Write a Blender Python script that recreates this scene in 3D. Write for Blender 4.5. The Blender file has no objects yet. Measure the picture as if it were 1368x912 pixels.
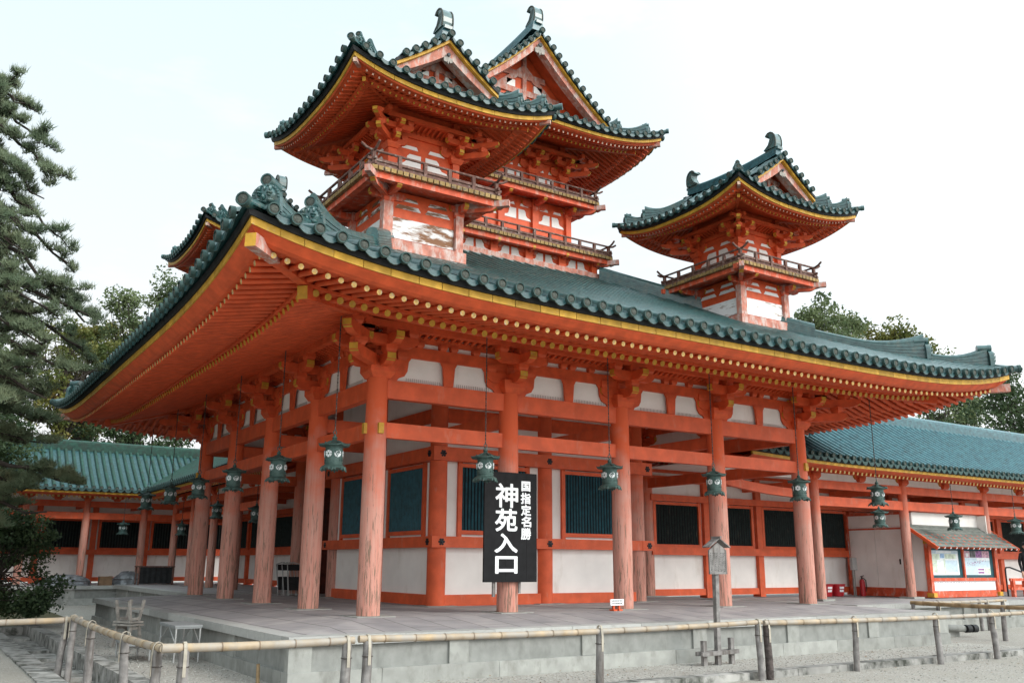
import bpy, math, random
from math import sin, cos, pi, radians, sqrt, atan2
from mathutils import Vector, Matrix

random.seed(7)
S = bpy.context.scene
COL = S.collection

# ------------------------------------------------------------------ camera
CAM = (-6.8712, -15.1138, 0.9128)
YAW, PITCH, ROLL = 0.5764, 0.2398, 0.0059
cam = bpy.data.cameras.new('camera')
co = bpy.data.objects.new('camera', cam)
COL.objects.link(co)
f = Vector((sin(YAW)*cos(PITCH), cos(YAW)*cos(PITCH), sin(PITCH)))
r = Vector((cos(YAW), -sin(YAW), 0)); u = r.cross(f)
r2 = cos(ROLL)*r + sin(ROLL)*u; u2 = -sin(ROLL)*r + cos(ROLL)*u
M = Matrix((r2, u2, -f)).transposed().to_4x4(); M.translation = CAM
co.matrix_world = M
cam.sensor_width = 36; cam.sensor_fit = 'HORIZONTAL'
cam.lens = 1209.54/1368*36
cam.clip_end = 2000
S.camera = co

# ------------------------------------------------------------------ light
SUN_EL, SUN_AZ = radians(33), radians(150)      # azimuth clockwise from +y
w = bpy.data.worlds.new('World'); S.world = w; w.use_nodes = True
nt = w.node_tree; nt.nodes.clear()
out = nt.nodes.new('ShaderNodeOutputWorld'); bg = nt.nodes.new('ShaderNodeBackground')
sky = nt.nodes.new('ShaderNodeTexSky'); sky.sky_type = 'NISHITA'; sky.sun_disc = False
sky.sun_elevation = SUN_EL; sky.sun_rotation = SUN_AZ
sky.dust_density = 5.0; sky.air_density = 1.0; sky.ozone_density = 1.0
# thin bright haze over the blue: white low down, faintly blue higher up, and brighter towards the veiled sun
tc = nt.nodes.new('ShaderNodeTexCoord')
se = nt.nodes.new('ShaderNodeSeparateXYZ'); nt.links.new(tc.outputs['Generated'], se.inputs[0])
rp = nt.nodes.new('ShaderNodeValToRGB'); e_ = rp.color_ramp.elements
e_[0].position = .05; e_[0].color = (.98, .985, .985, 1); e_[1].position = .62; e_[1].color = (.74, .895, .96, 1)
nt.links.new(se.outputs['Z'], rp.inputs['Fac'])
nz = nt.nodes.new('ShaderNodeTexNoise'); nz.inputs['Scale'].default_value = 2.6; nz.inputs['Detail'].default_value = 7; nz.inputs['Roughness'].default_value = .6
mp = nt.nodes.new('ShaderNodeMapping'); mp.inputs['Scale'].default_value = (1, 1, 3.2)
nt.links.new(tc.outputs['Generated'], mp.inputs['Vector']); nt.links.new(mp.outputs['Vector'], nz.inputs['Vector'])
cr_ = nt.nodes.new('ShaderNodeValToRGB'); cr_.color_ramp.elements[0].position = .50; cr_.color_ramp.elements[1].position = .75
nt.links.new(nz.outputs['Fac'], cr_.inputs['Fac'])
cm = nt.nodes.new('ShaderNodeMixRGB'); cm.inputs[2].default_value = (1.0, 1.0, 1.0, 1)
nt.links.new(cr_.outputs[0], cm.inputs['Fac']); nt.links.new(rp.outputs[0], cm.inputs[1])
dt = nt.nodes.new('ShaderNodeVectorMath'); dt.operation = 'DOT_PRODUCT'
dt.inputs[1].default_value = (sin(SUN_AZ)*cos(SUN_EL), cos(SUN_AZ)*cos(SUN_EL), sin(SUN_EL))
nt.links.new(tc.outputs['Generated'], dt.inputs[0])
mr = nt.nodes.new('ShaderNodeMapRange'); mr.inputs[1].default_value = -.1; mr.inputs[2].default_value = 1; mr.inputs[3].default_value = 9.3; mr.inputs[4].default_value = 27.
mr.interpolation_type = 'SMOOTHSTEP'
nt.links.new(dt.outputs['Value'], mr.inputs[0])
ml = nt.nodes.new('ShaderNodeMixRGB'); ml.blend_type = 'MULTIPLY'; ml.inputs['Fac'].default_value = 1
nt.links.new(cm.outputs[0], ml.inputs[1]); nt.links.new(mr.outputs[0], ml.inputs[2])
mx = nt.nodes.new('ShaderNodeMixRGB'); mx.inputs['Fac'].default_value = .94
nt.links.new(sky.outputs['Color'], mx.inputs[1]); nt.links.new(ml.outputs[0], mx.inputs[2]); nt.links.new(mx.outputs['Color'], bg.inputs['Color'])
nt.links.new(bg.outputs['Background'], out.inputs['Surface'])
bg.inputs['Strength'].default_value = 0.085
sl = bpy.data.lights.new('sun', 'SUN'); sl.energy = 1.5; sl.angle = radians(22); sl.color = (1, .95, .88)
so = bpy.data.objects.new('sun', sl); COL.objects.link(so)
d = Vector((sin(SUN_AZ)*cos(SUN_EL), cos(SUN_AZ)*cos(SUN_EL), sin(SUN_EL)))
so.rotation_euler = d.to_track_quat('Z', 'Y').to_euler(); so.location = d*60
vs = S.view_settings
vs.view_transform = 'Standard'; vs.look = 'None'; vs.gamma = 1; vs.use_curve_mapping = False
vs.exposure = 0.55
S.render.engine = 'CYCLES'
S.cycles.use_denoising = True
S.cycles.max_bounces = 8; S.cycles.diffuse_bounces = 5

# ------------------------------------------------------------------ materials
def mat(name, col, rough=.7, var=.25, scale=6., col2=None, streak=None, bump=0., bscale=40., spec=.3, metal=0, coat=0,
        stain=None, stain_scale=3., stain_pos=.6, stain_w=.08, vec=(1,1,1)):
    m = bpy.data.materials.new(name); m.use_nodes = True
    t = m.node_tree; N = t.nodes; L = t.links
    b = N['Principled BSDF']
    b.inputs['Roughness'].default_value = rough; b.inputs['Metallic'].default_value = metal
    b.inputs['Specular IOR Level'].default_value = spec
    if coat: b.inputs['Coat Weight'].default_value = coat; b.inputs['Coat Roughness'].default_value = .15
    tc = N.new('ShaderNodeTexCoord'); mp = N.new('ShaderNodeMapping'); mp.inputs['Scale'].default_value = vec
    L.new(tc.outputs['Object'], mp.inputs['Vector'])
    n = N.new('ShaderNodeTexNoise'); n.inputs['Scale'].default_value = scale; n.inputs['Detail'].default_value = 6
    L.new(mp.outputs['Vector'], n.inputs['Vector'])
    rp = N.new('ShaderNodeValToRGB'); e = rp.color_ramp.elements
    c2 = col2 or tuple(c*(1+var) for c in col); c1 = tuple(c*(1-var) for c in col)
    if col2: c1 = col
    e[0].position = .35; e[0].color = (*c1, 1); e[1].position = .68; e[1].color = (*c2, 1)
    L.new(n.outputs['Fac'], rp.inputs['Fac'])
    last = rp.outputs['Color']
    if stain:
        n2 = N.new('ShaderNodeTexNoise'); n2.inputs['Scale'].default_value = stain_scale; n2.inputs['Detail'].default_value = 8
        n2.inputs['Roughness'].default_value = .65
        mp2 = N.new('ShaderNodeMapping'); mp2.inputs['Scale'].default_value = streak or (1, 1, 1)
        L.new(tc.outputs['Object'], mp2.inputs['Vector']); L.new(mp2.outputs['Vector'], n2.inputs['Vector'])
        r3 = N.new('ShaderNodeValToRGB'); r3.color_ramp.elements[0].position = stain_pos-stain_w; r3.color_ramp.elements[1].position = stain_pos+stain_w
        L.new(n2.outputs['Fac'], r3.inputs['Fac'])
        mx = N.new('ShaderNodeMixRGB'); mx.inputs[2].default_value = (*stain, 1)
        L.new(r3.outputs['Color'], mx.inputs['Fac']); L.new(last, mx.inputs[1]); last = mx.outputs['Color']
    L.new(last, b.inputs['Base Color'])
    if bump:
        n3 = N.new('ShaderNodeTexNoise'); n3.inputs['Scale'].default_value = bscale; n3.inputs['Detail'].default_value = 4
        L.new(tc.outputs['Object'], n3.inputs['Vector'])
        bp = N.new('ShaderNodeBump'); bp.inputs['Strength'].default_value = bump; bp.inputs['Distance'].default_value = .02
        L.new(n3.outputs['Fac'], bp.inputs['Height']); L.new(bp.outputs['Normal'], b.inputs['Normal'])
    return m

VERM = mat('vermilion_paint', (.60, .098, .033), .55, .14, 3.5, stain=(.56, .17, .10), stain_scale=5, stain_pos=.66, streak=(1, 1, .35), bump=.08)
VERM2 = mat('vermilion_eaves', (.58, .086, .025), .55, .16, 5)
VERMW = mat('weathered_vermilion', (.54, .085, .035), .65, .2, 6, stain=(.50, .25, .19), stain_scale=7, stain_pos=.60, stain_w=.08, streak=(1, 1, .5), bump=.15)
PINKW = mat('bleached_pink_wood', (.46, .18, .13), .8, .22, 7, stain=(.50, .39, .35), stain_scale=9, stain_pos=.54, streak=(1, 1, .4), bump=.2)
OCHRE = mat('ochre_paint', (.52, .28, .03), .55, .18, 7, stain=(.36, .26, .14), stain_scale=14, stain_pos=.66)
PALEO = mat('faded_ochre_tips', (.50, .32, .10), .7, .25, 20, stain=(.45, .40, .34), stain_scale=30, stain_pos=.6)
PALET = mat('bleached_rafter_tips', (.62, .42, .32), .7, .25, 20)
WHITE = mat('plaster', (.78, .755, .72), .85, .05, 2, stain=(.58, .53, .46), stain_scale=2.6, stain_pos=.70, stain_w=.14, streak=(1, 1, .3))
WHITEW = mat('peeling_plaster', (.78, .78, .77), .85, .05, 3, stain=(.22, .13, .08), stain_scale=2.2, stain_pos=.62, stain_w=.06, streak=(.9, .9, 3.6))
TILE = mat('green_glazed_tile', (.012, .050, .050), .36, .4, 9, col2=(.034, .098, .094), stain=(.085, .105, .085), stain_scale=7, stain_pos=.62, stain_w=.10, spec=.55, coat=.3, bump=.06, bscale=25)
TILEB = mat('blue_green_glazed_tile', (.018, .085, .105), .40, .3, 7, col2=(.040, .145, .165), stain=(.012, .045, .05), stain_scale=6, stain_pos=.60, stain_w=.12, spec=.45, coat=.1, bump=.12, bscale=25)
TILEG = mat('shade_darkened_green_tile', (.009, .042, .031), .6, .35, 7, col2=(.020, .078, .055), stain=(.018, .03, .022), stain_scale=5, stain_pos=.56, stain_w=.12, spec=.35, coat=.0, bump=.15, bscale=25)  # green base darkened to stand in for the shade on the left corridor roofs
TILED = mat('dark_pan_tile', (.014, .050, .054), .40, .4, 10, col2=(.034, .092, .096), stain=(.06, .08, .07), stain_scale=10, stain_pos=.68, spec=.4, bump=.15)
TRIM = mat('dull_tile_rim', (.022, .050, .047), .7, .35, 12, col2=(.045, .080, .072), spec=.25)
TENDI = mat('weathered_tile_disc', (.045, .052, .045), .8, .3, 30, col2=(.085, .09, .075), bump=.6, bscale=70)
BLACKB = mat('black_eave_board', (.016, .017, .018), .7, .3, 8)
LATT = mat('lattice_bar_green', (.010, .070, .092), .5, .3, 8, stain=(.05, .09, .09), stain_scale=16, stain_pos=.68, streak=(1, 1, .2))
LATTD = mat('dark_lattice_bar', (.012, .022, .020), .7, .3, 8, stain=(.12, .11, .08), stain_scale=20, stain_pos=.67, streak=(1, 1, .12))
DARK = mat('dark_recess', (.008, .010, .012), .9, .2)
RAILW = mat('dark_railing_wood', (.13, .065, .05), .75, .3, 8, stain=(.28, .22, .19), stain_scale=9, stain_pos=.62, streak=(1, 1, 1))
DECK = mat('weathered_ochre_plank', (.34, .22, .08), .8, .35, 9, stain=(.13, .10, .07), stain_scale=9, stain_pos=.55)
STONE = mat('grey_granite', (.285, .285, .262), .85, .12, 5, stain=(.18, .175, .155), stain_scale=6, stain_pos=.64, stain_w=.12, streak=(1, 1, .5), bump=.25, bscale=90)
COPING = mat('pale_coping_stone', (.36, .355, .335), .8, .10, 5, stain=(.25, .245, .225), stain_scale=5, stain_pos=.62, stain_w=.12, bump=.2, bscale=90)
STONEB = mat('grey_granite_slab', (.235, .237, .22), .85, .12, 5, stain=(.165, .165, .15), stain_scale=5, stain_pos=.62, stain_w=.12, streak=(1, 1, .4), bump=.2, bscale=90)
KERB = mat('mossy_kerb_stone', (.30, .29, .27), .9, .2, 3, stain=(.05, .052, .042), stain_scale=4, stain_pos=.56, stain_w=.1, streak=(1, 1, .8), bump=.3)
BRONZE = mat('verdigris_bronze', (.036, .074, .065), .6, .3, 14, col2=(.068, .118, .104), spec=.5, metal=.3, bump=.1)
CHAIN = mat('rusty_iron_chain', (.06, .048, .042), .6, .4, 40, stain=(.35, .33, .3), stain_scale=25, stain_pos=.66)
PAPER = mat('lantern_window_white', (.62, .65, .65), .8, .06)
BAMBOO = mat('weathered_bamboo', (.36, .26, .155), .55, .25, 5, stain=(.31, .28, .245), stain_scale=3, stain_pos=.5, stain_w=.15, vec=(1, 1, 1))
BAMBOOB = mat('old_brown_bamboo', (.28, .19, .10), .6, .25, 6)
NODE = mat('bamboo_node', (.20, .13, .08), .7, .3)
POSTW = mat('grey_split_post', (.21, .195, .185), .85, .3, 9, stain=(.10, .085, .075), stain_scale=8, stain_pos=.58, streak=(1, 1, .12), bump=.4)
BARKP = mat('dark_bark_post', (.075, .06, .055), .9, .4, 18, bump=.8, bscale=30)
GREYW = mat('bleached_grey_wood', (.29, .265, .235), .8, .2, 10, stain=(.19, .175, .155), stain_scale=8, stain_pos=.6, streak=(.3, 1, 1))
METAL = mat('pale_painted_metal', (.36, .36, .35), .45, .1, spec=.5)
BLKSIGN = mat('black_signboard_paint', (.008, .008, .009), .6, .3, 6, spec=.15, stain=(.28, .13, .05), stain_scale=7, stain_pos=.76, stain_w=.04, streak=(1, 1, .45))
LETTER = mat('white_lettering', (.82, .83, .84), .6, .03)
REDP = mat('red_plastic', (.42, .012, .02), .4, .1, spec=.5)
BARK = mat('tree_bark', (.035, .027, .022), .9, .3, 10, bump=.6, bscale=14)
ORN = mat('dark_metal_rosette', (.025, .027, .03), .45, .3, metal=.6)

def island(m, lo=.75, hi=1.2):
    """vary the colour from board to board / stone to stone (random per mesh island)"""
    t = m.node_tree; N = t.nodes; L = t.links; b = N['Principled BSDF']
    src = b.inputs['Base Color'].links[0].from_socket
    g = N.new('ShaderNodeNewGeometry'); mr = N.new('ShaderNodeMapRange'); mr.inputs[3].default_value = lo; mr.inputs[4].default_value = hi
    L.new(g.outputs['Random Per Island'], mr.inputs[0])
    mu = N.new('ShaderNodeMixRGB'); mu.blend_type = 'MULTIPLY'; mu.inputs['Fac'].default_value = 1
    L.new(src, mu.inputs[1]); L.new(mr.outputs[0], mu.inputs[2]); L.new(mu.outputs[0], b.inputs['Base Color'])
    return m
OCHREB = island(mat('ochre_edge_boards', (.54, .30, .035), .6, .18, 7, stain=(.36, .26, .14), stain_scale=14, stain_pos=.66), .78, 1.12)
for m_ in (DECK, STONE, COPING, KERB, GREYW): island(m_, .8, 1.15)
STRAP = mat('pale_split_bamboo', (.36, .32, .26), .7, .2, 9)
WHITEB = mat('plaster_worn_to_board', (.74, .74, .73), .85, .05, 3, stain=(.20, .10, .055), stain_scale=1.6, stain_pos=.50, stain_w=.05, streak=(.9, .9, 3.6))
def column_mat():
    m = bpy.data.materials.new('faded_column_paint'); m.use_nodes = True
    t = m.node_tree; N = t.nodes; L = t.links; b = N['Principled BSDF']; b.inputs['Roughness'].default_value = .7
    b.inputs['Specular IOR Level'].default_value = .25
    tc = N.new('ShaderNodeTexCoord'); ge = N.new('ShaderNodeNewGeometry'); sp = N.new('ShaderNodeSeparateXYZ')
    L.new(ge.outputs['Position'], sp.inputs[0])
    n = N.new('ShaderNodeTexNoise'); n.inputs['Scale'].default_value = 2.5; n.inputs['Detail'].default_value = 6
    L.new(ge.outputs['Position'], n.inputs['Vector'])
    ad = N.new('ShaderNodeMath'); ad.operation = 'MULTIPLY_ADD'; ad.inputs[1].default_value = 2.6
    L.new(n.outputs['Fac'], ad.inputs[0]); L.new(sp.outputs['Z'], ad.inputs[2])
    mr = N.new('ShaderNodeMapRange'); mr.inputs[1].default_value = 3.35; mr.inputs[2].default_value = 4.9
    L.new(ad.outputs[0], mr.inputs[0])
    # streaky fade
    mp = N.new('ShaderNodeMapping'); mp.inputs['Scale'].default_value = (22, 22, 1.1); L.new(ge.outputs['Position'], mp.inputs['Vector'])
    n2 = N.new('ShaderNodeTexNoise'); n2.inputs['Scale'].default_value = 1; n2.inputs['Detail'].default_value = 7; L.new(mp.outputs['Vector'], n2.inputs['Vector'])
    c1 = N.new('ShaderNodeMixRGB'); c1.inputs[1].default_value = (.46, .135, .085, 1); c1.inputs[2].default_value = (.56, .35, .29, 1)
    L.new(n2.outputs['Fac'], c1.inputs['Fac'])
    mx = N.new('ShaderNodeMixRGB'); mx.inputs[2].default_value = (.60, .100, .034, 1)
    L.new(mr.outputs[0], mx.inputs['Fac']); L.new(c1.outputs[0], mx.inputs[1])
    # bare cracked wood, more of it low down
    mp3 = N.new('ShaderNodeMapping'); mp3.inputs['Scale'].default_value = (30, 30, 2.2); L.new(ge.outputs['Position'], mp3.inputs['Vector'])
    n3 = N.new('ShaderNodeTexNoise'); n3.inputs['Scale'].default_value = 1; n3.inputs['Detail'].default_value = 8; n3.inputs['Roughness'].default_value = .7
    L.new(mp3.outputs['Vector'], n3.inputs['Vector'])
    a3 = N.new('ShaderNodeMath'); a3.operation = 'MULTIPLY_ADD'; a3.inputs[1].default_value = -.035
    L.new(sp.outputs['Z'], a3.inputs[0]); L.new(n3.outputs['Fac'], a3.inputs[2])
    r3 = N.new('ShaderNodeValToRGB'); r3.color_ramp.elements[0].position = .50; r3.color_ramp.elements[1].position = .56
    L.new(a3.outputs[0], r3.inputs['Fac'])
    m3 = N.new('ShaderNodeMixRGB'); m3.inputs[2].default_value = (.22, .14, .10, 1)
    L.new(r3.outputs[0], m3.inputs['Fac']); L.new(mx.outputs[0], m3.inputs[1]); L.new(m3.outputs[0], b.inputs['Base Color'])
    bp = N.new('ShaderNodeBump'); bp.inputs['Strength'].default_value = .5; bp.inputs['Distance'].default_value = .01
    iv = N.new('ShaderNodeMath'); iv.operation = 'SUBTRACT'; iv.inputs[0].default_value = 1; L.new(r3.outputs[0], iv.inputs[1])
    L.new(iv.outputs[0], bp.inputs['Height']); L.new(bp.outputs[0], b.inputs['Normal'])
    return m
COLM = column_mat()

def paving_mat(name, c1, c2, sx, sy, mortar=(.14, .135, .13), ms=.012):
    m = bpy.data.materials.new(name); m.use_nodes = True
    t = m.node_tree; N = t.nodes; L = t.links; b = N['Principled BSDF']; b.inputs['Roughness'].default_value = .75
    ge = N.new('ShaderNodeNewGeometry'); mp = N.new('ShaderNodeMapping'); mp.inputs['Rotation'].default_value = (0, 0, pi/2)
    L.new(ge.outputs['Position'], mp.inputs['Vector'])
    br = N.new('ShaderNodeTexBrick'); br.inputs['Color1'].default_value = (*c1, 1); br.inputs['Color2'].default_value = (*c2, 1)
    br.inputs['Mortar'].default_value = (*mortar, 1); br.inputs['Scale'].default_value = 1
    br.inputs['Brick Width'].default_value = sx; br.inputs['Row Height'].default_value = sy; br.inputs['Mortar Size'].default_value = ms
    L.new(mp.outputs['Vector'], br.inputs['Vector'])
    n = N.new('ShaderNodeTexNoise'); n.inputs['Scale'].default_value = 1.6; n.inputs['Detail'].default_value = 8
    L.new(ge.outputs['Position'], n.inputs['Vector'])
    r = N.new('ShaderNodeValToRGB'); r.color_ramp.elements[0].color = (.72, .72, .74, 1); r.color_ramp.elements[1].color = (1.12, 1.1, 1.08, 1)
    r.color_ramp.elements[0].position = .3; r.color_ramp.elements[1].position = .7
    L.new(n.outputs['Fac'], r.inputs['Fac'])
    mu = N.new('ShaderNodeMixRGB'); mu.blend_type = 'MULTIPLY'; mu.inputs['Fac'].default_value = 1
    L.new(br.outputs['Color'], mu.inputs[1]); L.new(r.outputs[0], mu.inputs[2]); L.new(mu.outputs[0], b.inputs['Base Color'])
    return m
PAVE = paving_mat('stone_paving', (.30, .285, .285), (.35, .33, .325), 1.1, .62)

def gravel_mat(name, c1, c2, dirt, sc=26., vs=60.):
    m = bpy.data.materials.new(name); m.use_nodes = True
    t = m.node_tree; N = t.nodes; L = t.links; b = N['Principled BSDF']; b.inputs['Roughness'].default_value = .95
    ge = N.new('ShaderNodeNewGeometry')
    v = N.new('ShaderNodeTexVoronoi'); v.inputs['Scale'].default_value = vs; L.new(ge.outputs['Position'], v.inputs['Vector'])
    r = N.new('ShaderNodeValToRGB'); r.color_ramp.elements[0].color = (*c1, 1); r.color_ramp.elements[1].color = (*c2, 1)
    sp = N.new('ShaderNodeSeparateColor'); L.new(v.outputs['Color'], sp.inputs[0]); L.new(sp.outputs[0], r.inputs['Fac'])
    n = N.new('ShaderNodeTexNoise'); n.inputs['Scale'].default_value = .9; n.inputs['Detail'].default_value = 8; L.new(ge.outputs['Position'], n.inputs['Vector'])
    r2 = N.new('ShaderNodeValToRGB'); r2.color_ramp.elements[0].position = .42; r2.color_ramp.elements[1].position = .75
    L.new(n.outputs['Fac'], r2.inputs['Fac'])
    mx = N.new('ShaderNodeMixRGB'); mx.inputs[2].default_value = (*dirt, 1)
    L.new(r2.outputs[0], mx.inputs['Fac']); L.new(r.outputs[0], mx.inputs[1]); L.new(mx.outputs[0], b.inputs['Base Color'])
    bp = N.new('ShaderNodeBump'); bp.inputs['Strength'].default_value = .7; bp.inputs['Distance'].default_value = .02
    L.new(v.outputs['Distance'], bp.inputs['Height']); L.new(bp.outputs[0], b.inputs['Normal'])
    return m
SAND = gravel_mat('pale_sand_gravel', (.215, .196, .168), (.43, .40, .355), (.30, .278, .236))
BED = gravel_mat('grey_pebble_bed', (.232, .216, .188), (.48, .455, .41), (.32, .297, .258), vs=38)
MOSS = gravel_mat('mossy_soil', (.045, .045, .02), (.09, .075, .03), (.06, .055, .025), vs=30)

def leaf_mat(name, c1, c2, c3=None, sc=.7):
    m = bpy.data.materials.new(name); m.use_nodes = True
    t = m.node_tree; N = t.nodes; L = t.links; b = N['Principled BSDF']; b.inputs['Roughness'].default_value = .6
    b.inputs['Specular IOR Level'].default_value = .25
    ge = N.new('ShaderNodeNewGeometry')
    n = N.new('ShaderNodeTexNoise'); n.inputs['Scale'].default_value = sc; n.inputs['Detail'].default_value = 5; L.new(ge.outputs['Position'], n.inputs['Vector'])
    r = N.new('ShaderNodeValToRGB'); e = r.color_ramp.elements
    e[0].position = .36; e[0].color = (*c1, 1); e[1].position = .64; e[1].color = (*c2, 1)
    if c3:
        x = e.new(.74); x.color = (*c3, 1)
    L.new(n.outputs['Fac'], r.inputs['Fac']); L.new(r.outputs[0], b.inputs['Base Color'])
    tr = N.new('ShaderNodeBsdfTranslucent'); L.new(r.outputs[0], tr.inputs['Color'])
    ms = N.new('ShaderNodeMixShader'); ms.inputs[0].default_value = .35
    L.new(b.outputs[0], ms.inputs[1]); L.new(tr.outputs[0], ms.inputs[2]); L.new(ms.outputs[0], N['Material Output'].inputs['Surface'])
    return m
PINE = leaf_mat('pine_needles', (.10, .14, .08), (.20, .235, .14), (.25, .25, .14), 1.6)
LEAFD = leaf_mat('dark_leaves', (.032, .056, .026), (.075, .11, .045))
LEAFG = leaf_mat('green_leaves', (.075, .108, .048), (.165, .20, .09))
LEAFY = leaf_mat('autumn_leaves', (.075, .105, .03), (.17, .16, .04), (.26, .16, .045), .9)
LEAFO = leaf_mat('yellowing_leaves', (.09, .10, .03), (.21, .19, .05), (.27, .20, .06), .8)

# ------------------------------------------------------------------ mesh builder
class MB:
    def __init__(s): s.v = []; s.f = []; s.m = []; s.sm = []
    def add(s, vs, fs, mi=0, sm=False):
        o = len(s.v); s.v += [tuple(p) for p in vs]
        for q in fs: s.f.append(tuple(o+i for i in q)); s.m.append(mi); s.sm.append(sm)
    def bx(s, x0, x1, y0, y1, z0, z1, mi=0):
        v = [(x0,y0,z0),(x1,y0,z0),(x1,y1,z0),(x0,y1,z0),(x0,y0,z1),(x1,y0,z1),(x1,y1,z1),(x0,y1,z1)]
        s.add(v, [(3,2,1,0),(4,5,6,7),(0,1,5,4),(1,2,6,5),(2,3,7,6),(3,0,4,7)], mi)
    def beam(s, p0, p1, w, h, mi=0, up=(0,0,1), endmi=None, taper=1.):
        p0 = Vector(p0); p1 = Vector(p1); a = (p1-p0).normalized(); up = Vector(up)
        sd = a.cross(up).normalized(); up = sd.cross(a)
        v = []
        for p, k in ((p0, 1.), (p1, taper)):
            for i, j in ((-1,-1),(1,-1),(1,1),(-1,1)): v.append(p+sd*i*w/2*k+up*j*h/2*k)
        s.add(v, [(0,1,5,4),(1,2,6,5),(2,3,7,6),(3,0,4,7)], mi)
        em = mi if endmi is None else endmi
        s.add(v, [(3,2,1,0),(4,5,6,7)], em)
    def cyl(s, p0, p1, r0, r1=None, n=8, mi=0, endmi=None, caps=(1,1), sm=True):
        r1 = r0 if r1 is None else r1
        p0 = Vector(p0); p1 = Vector(p1); a = (p1-p0).normalized()
        x = a.orthogonal().normalized(); y = a.cross(x)
        c0 = [p0+x*cos(2*pi*i/n)*r0+y*sin(2*pi*i/n)*r0 for i in range(n)]
        c1 = [p1+x*cos(2*pi*i/n)*r1+y*sin(2*pi*i/n)*r1 for i in range(n)]
        s.add(c0+c1, [(i, (i+1)%n, n+(i+1)%n, n+i) for i in range(n)], mi, sm)
        em = mi if endmi is None else endmi
        if caps[0]: s.add(c0, [tuple(reversed(range(n)))], em)
        if caps[1]: s.add(c1, [tuple(range(n))], em)
    def tube(s, path, rad, n=8, mi=0, caps=True):
        P = [Vector(p) for p in path]
        R = rad if isinstance(rad, (list, tuple)) else [rad]*len(P)
        vs = []; x = None
        for i, p in enumerate(P):
            a = (P[min(i+1, len(P)-1)]-P[max(i-1, 0)]).normalized()
            if x is None: x = a.orthogonal().normalized()
            x = (x-a*x.dot(a)).normalized(); y = a.cross(x)
            vs += [p+(x*cos(2*pi*k/n)+y*sin(2*pi*k/n))*R[i] for k in range(n)]
        fs = [(i*n+k, i*n+(k+1)%n, (i+1)*n+(k+1)%n, (i+1)*n+k) for i in range(len(P)-1) for k in range(n)]
        s.add(vs, fs, mi, True)
        if caps:
            s.add(vs[:n], [tuple(reversed(range(n)))], mi); s.add(vs[-n:], [tuple(range(n))], mi)
    def lathe(s, prof, c=(0,0,0), n=16, mi=0, axis=None):
        # prof: (radius, height) list
        c = Vector(c)
        if axis is None: X, Y, Z = Vector((1,0,0)), Vector((0,1,0)), Vector((0,0,1))
        else:
            Z = Vector(axis).normalized(); X = Z.orthogonal().normalized(); Y = Z.cross(X)
        for (r0, h0), (r1, h1) in zip(prof, prof[1:]):
            a = [c+X*cos(2*pi*i/n)*r0+Y*sin(2*pi*i/n)*r0+Z*h0 for i in range(n)]
            b = [c+X*cos(2*pi*i/n)*r1+Y*sin(2*pi*i/n)*r1+Z*h1 for i in range(n)]
            if r0 < 1e-5: s.add([a[0]]+b, [(0, 1+(i+1)%n, 1+i) for i in range(n)][::1], mi, True); continue
            if r1 < 1e-5: s.add(a+[b[0]], [(i, (i+1)%n, n) for i in range(n)], mi, True); continue
            s.add(a+b, [(i, (i+1)%n, n+(i+1)%n, n+i) for i in range(n)], mi, True)
    def prism(s, poly, o, ux, uy, th, mi=0, sidemi=None):
        # extrude a 2d outline by th along ux x uy
        o = Vector(o); ux = Vector(ux); uy = Vector(uy); nrm = ux.cross(uy).normalized()
        a = [o+ux*p[0]+uy*p[1] for p in poly]; b = [p+nrm*th for p in a]; n = len(poly)
        s.add(b, [tuple(range(n))], mi); s.add(a, [tuple(reversed(range(n)))], mi)
        sm = mi if sidemi is None else sidemi
        s.add(a+b, [(i, (i+1)%n, n+(i+1)%n, n+i) for i in range(n)], sm)
    def grid(s, P, mi=0, sm=True, flip=False):
        nu = len(P); nv = len(P[0]); vs = [p for row in P for p in row]
        fs = []
        for i in range(nu-1):
            for j in range(nv-1):
                q = (i*nv+j, i*nv+j+1, (i+1)*nv+j+1, (i+1)*nv+j)
                fs.append(q[::-1] if flip else q)
        s.add(vs, fs, mi, sm)
    def merge(s, o, fn=None):
        vs = [fn(p) for p in o.v] if fn else o.v
        k = len(s.v); s.v += [tuple(p) for p in vs]
        s.f += [tuple(k+i for i in q) for q in o.f]; s.m += o.m; s.sm += o.sm
    def rot4(s, o, ks=(0,1,2,3), c=(0,0)):
        for k in ks:
            cs, sn = [(1,0),(0,1),(-1,0),(0,-1)][k]
            s.merge(o, lambda p: (c[0]+p[0]*cs-p[1]*sn, c[1]+p[0]*sn+p[1]*cs, p[2]))

LOC = {}
def quad(nm, sd, mats, parent, ks=(0,1,2,3), c=(0,0), world=False):
    r = []
    for k in ks:
        b = MB(); b.rot4(sd, (k,), c); r.append(obj(nm, b, mats, parent, world))
    return r
def mesh(name, mb, mats):
    me = bpy.data.meshes.new(name)
    me.from_pydata(mb.v, [], mb.f)
    for m in (mats if isinstance(mats, (list, tuple)) else [mats]): me.materials.append(m)
    me.polygons.foreach_set('material_index', mb.m)
    me.polygons.foreach_set('use_smooth', mb.sm)
    me.update(); return me
def obj(name, mb, mats, parent=None, world=True):
    """one mesh object; verts in world coordinates unless world=False (already local to parent)"""
    if parent is not None and world:
        L = LOC.get(parent.name, (0,0,0))
        mb.v = [(p[0]-L[0], p[1]-L[1], p[2]-L[2]) for p in mb.v]
    o = bpy.data.objects.new(name, mesh(name, mb, mats)); COL.objects.link(o)
    if parent is not None: o.parent = parent; LOC[o.name] = LOC.get(parent.name, (0,0,0))
    else: LOC[o.name] = (0,0,0)
    return o
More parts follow.
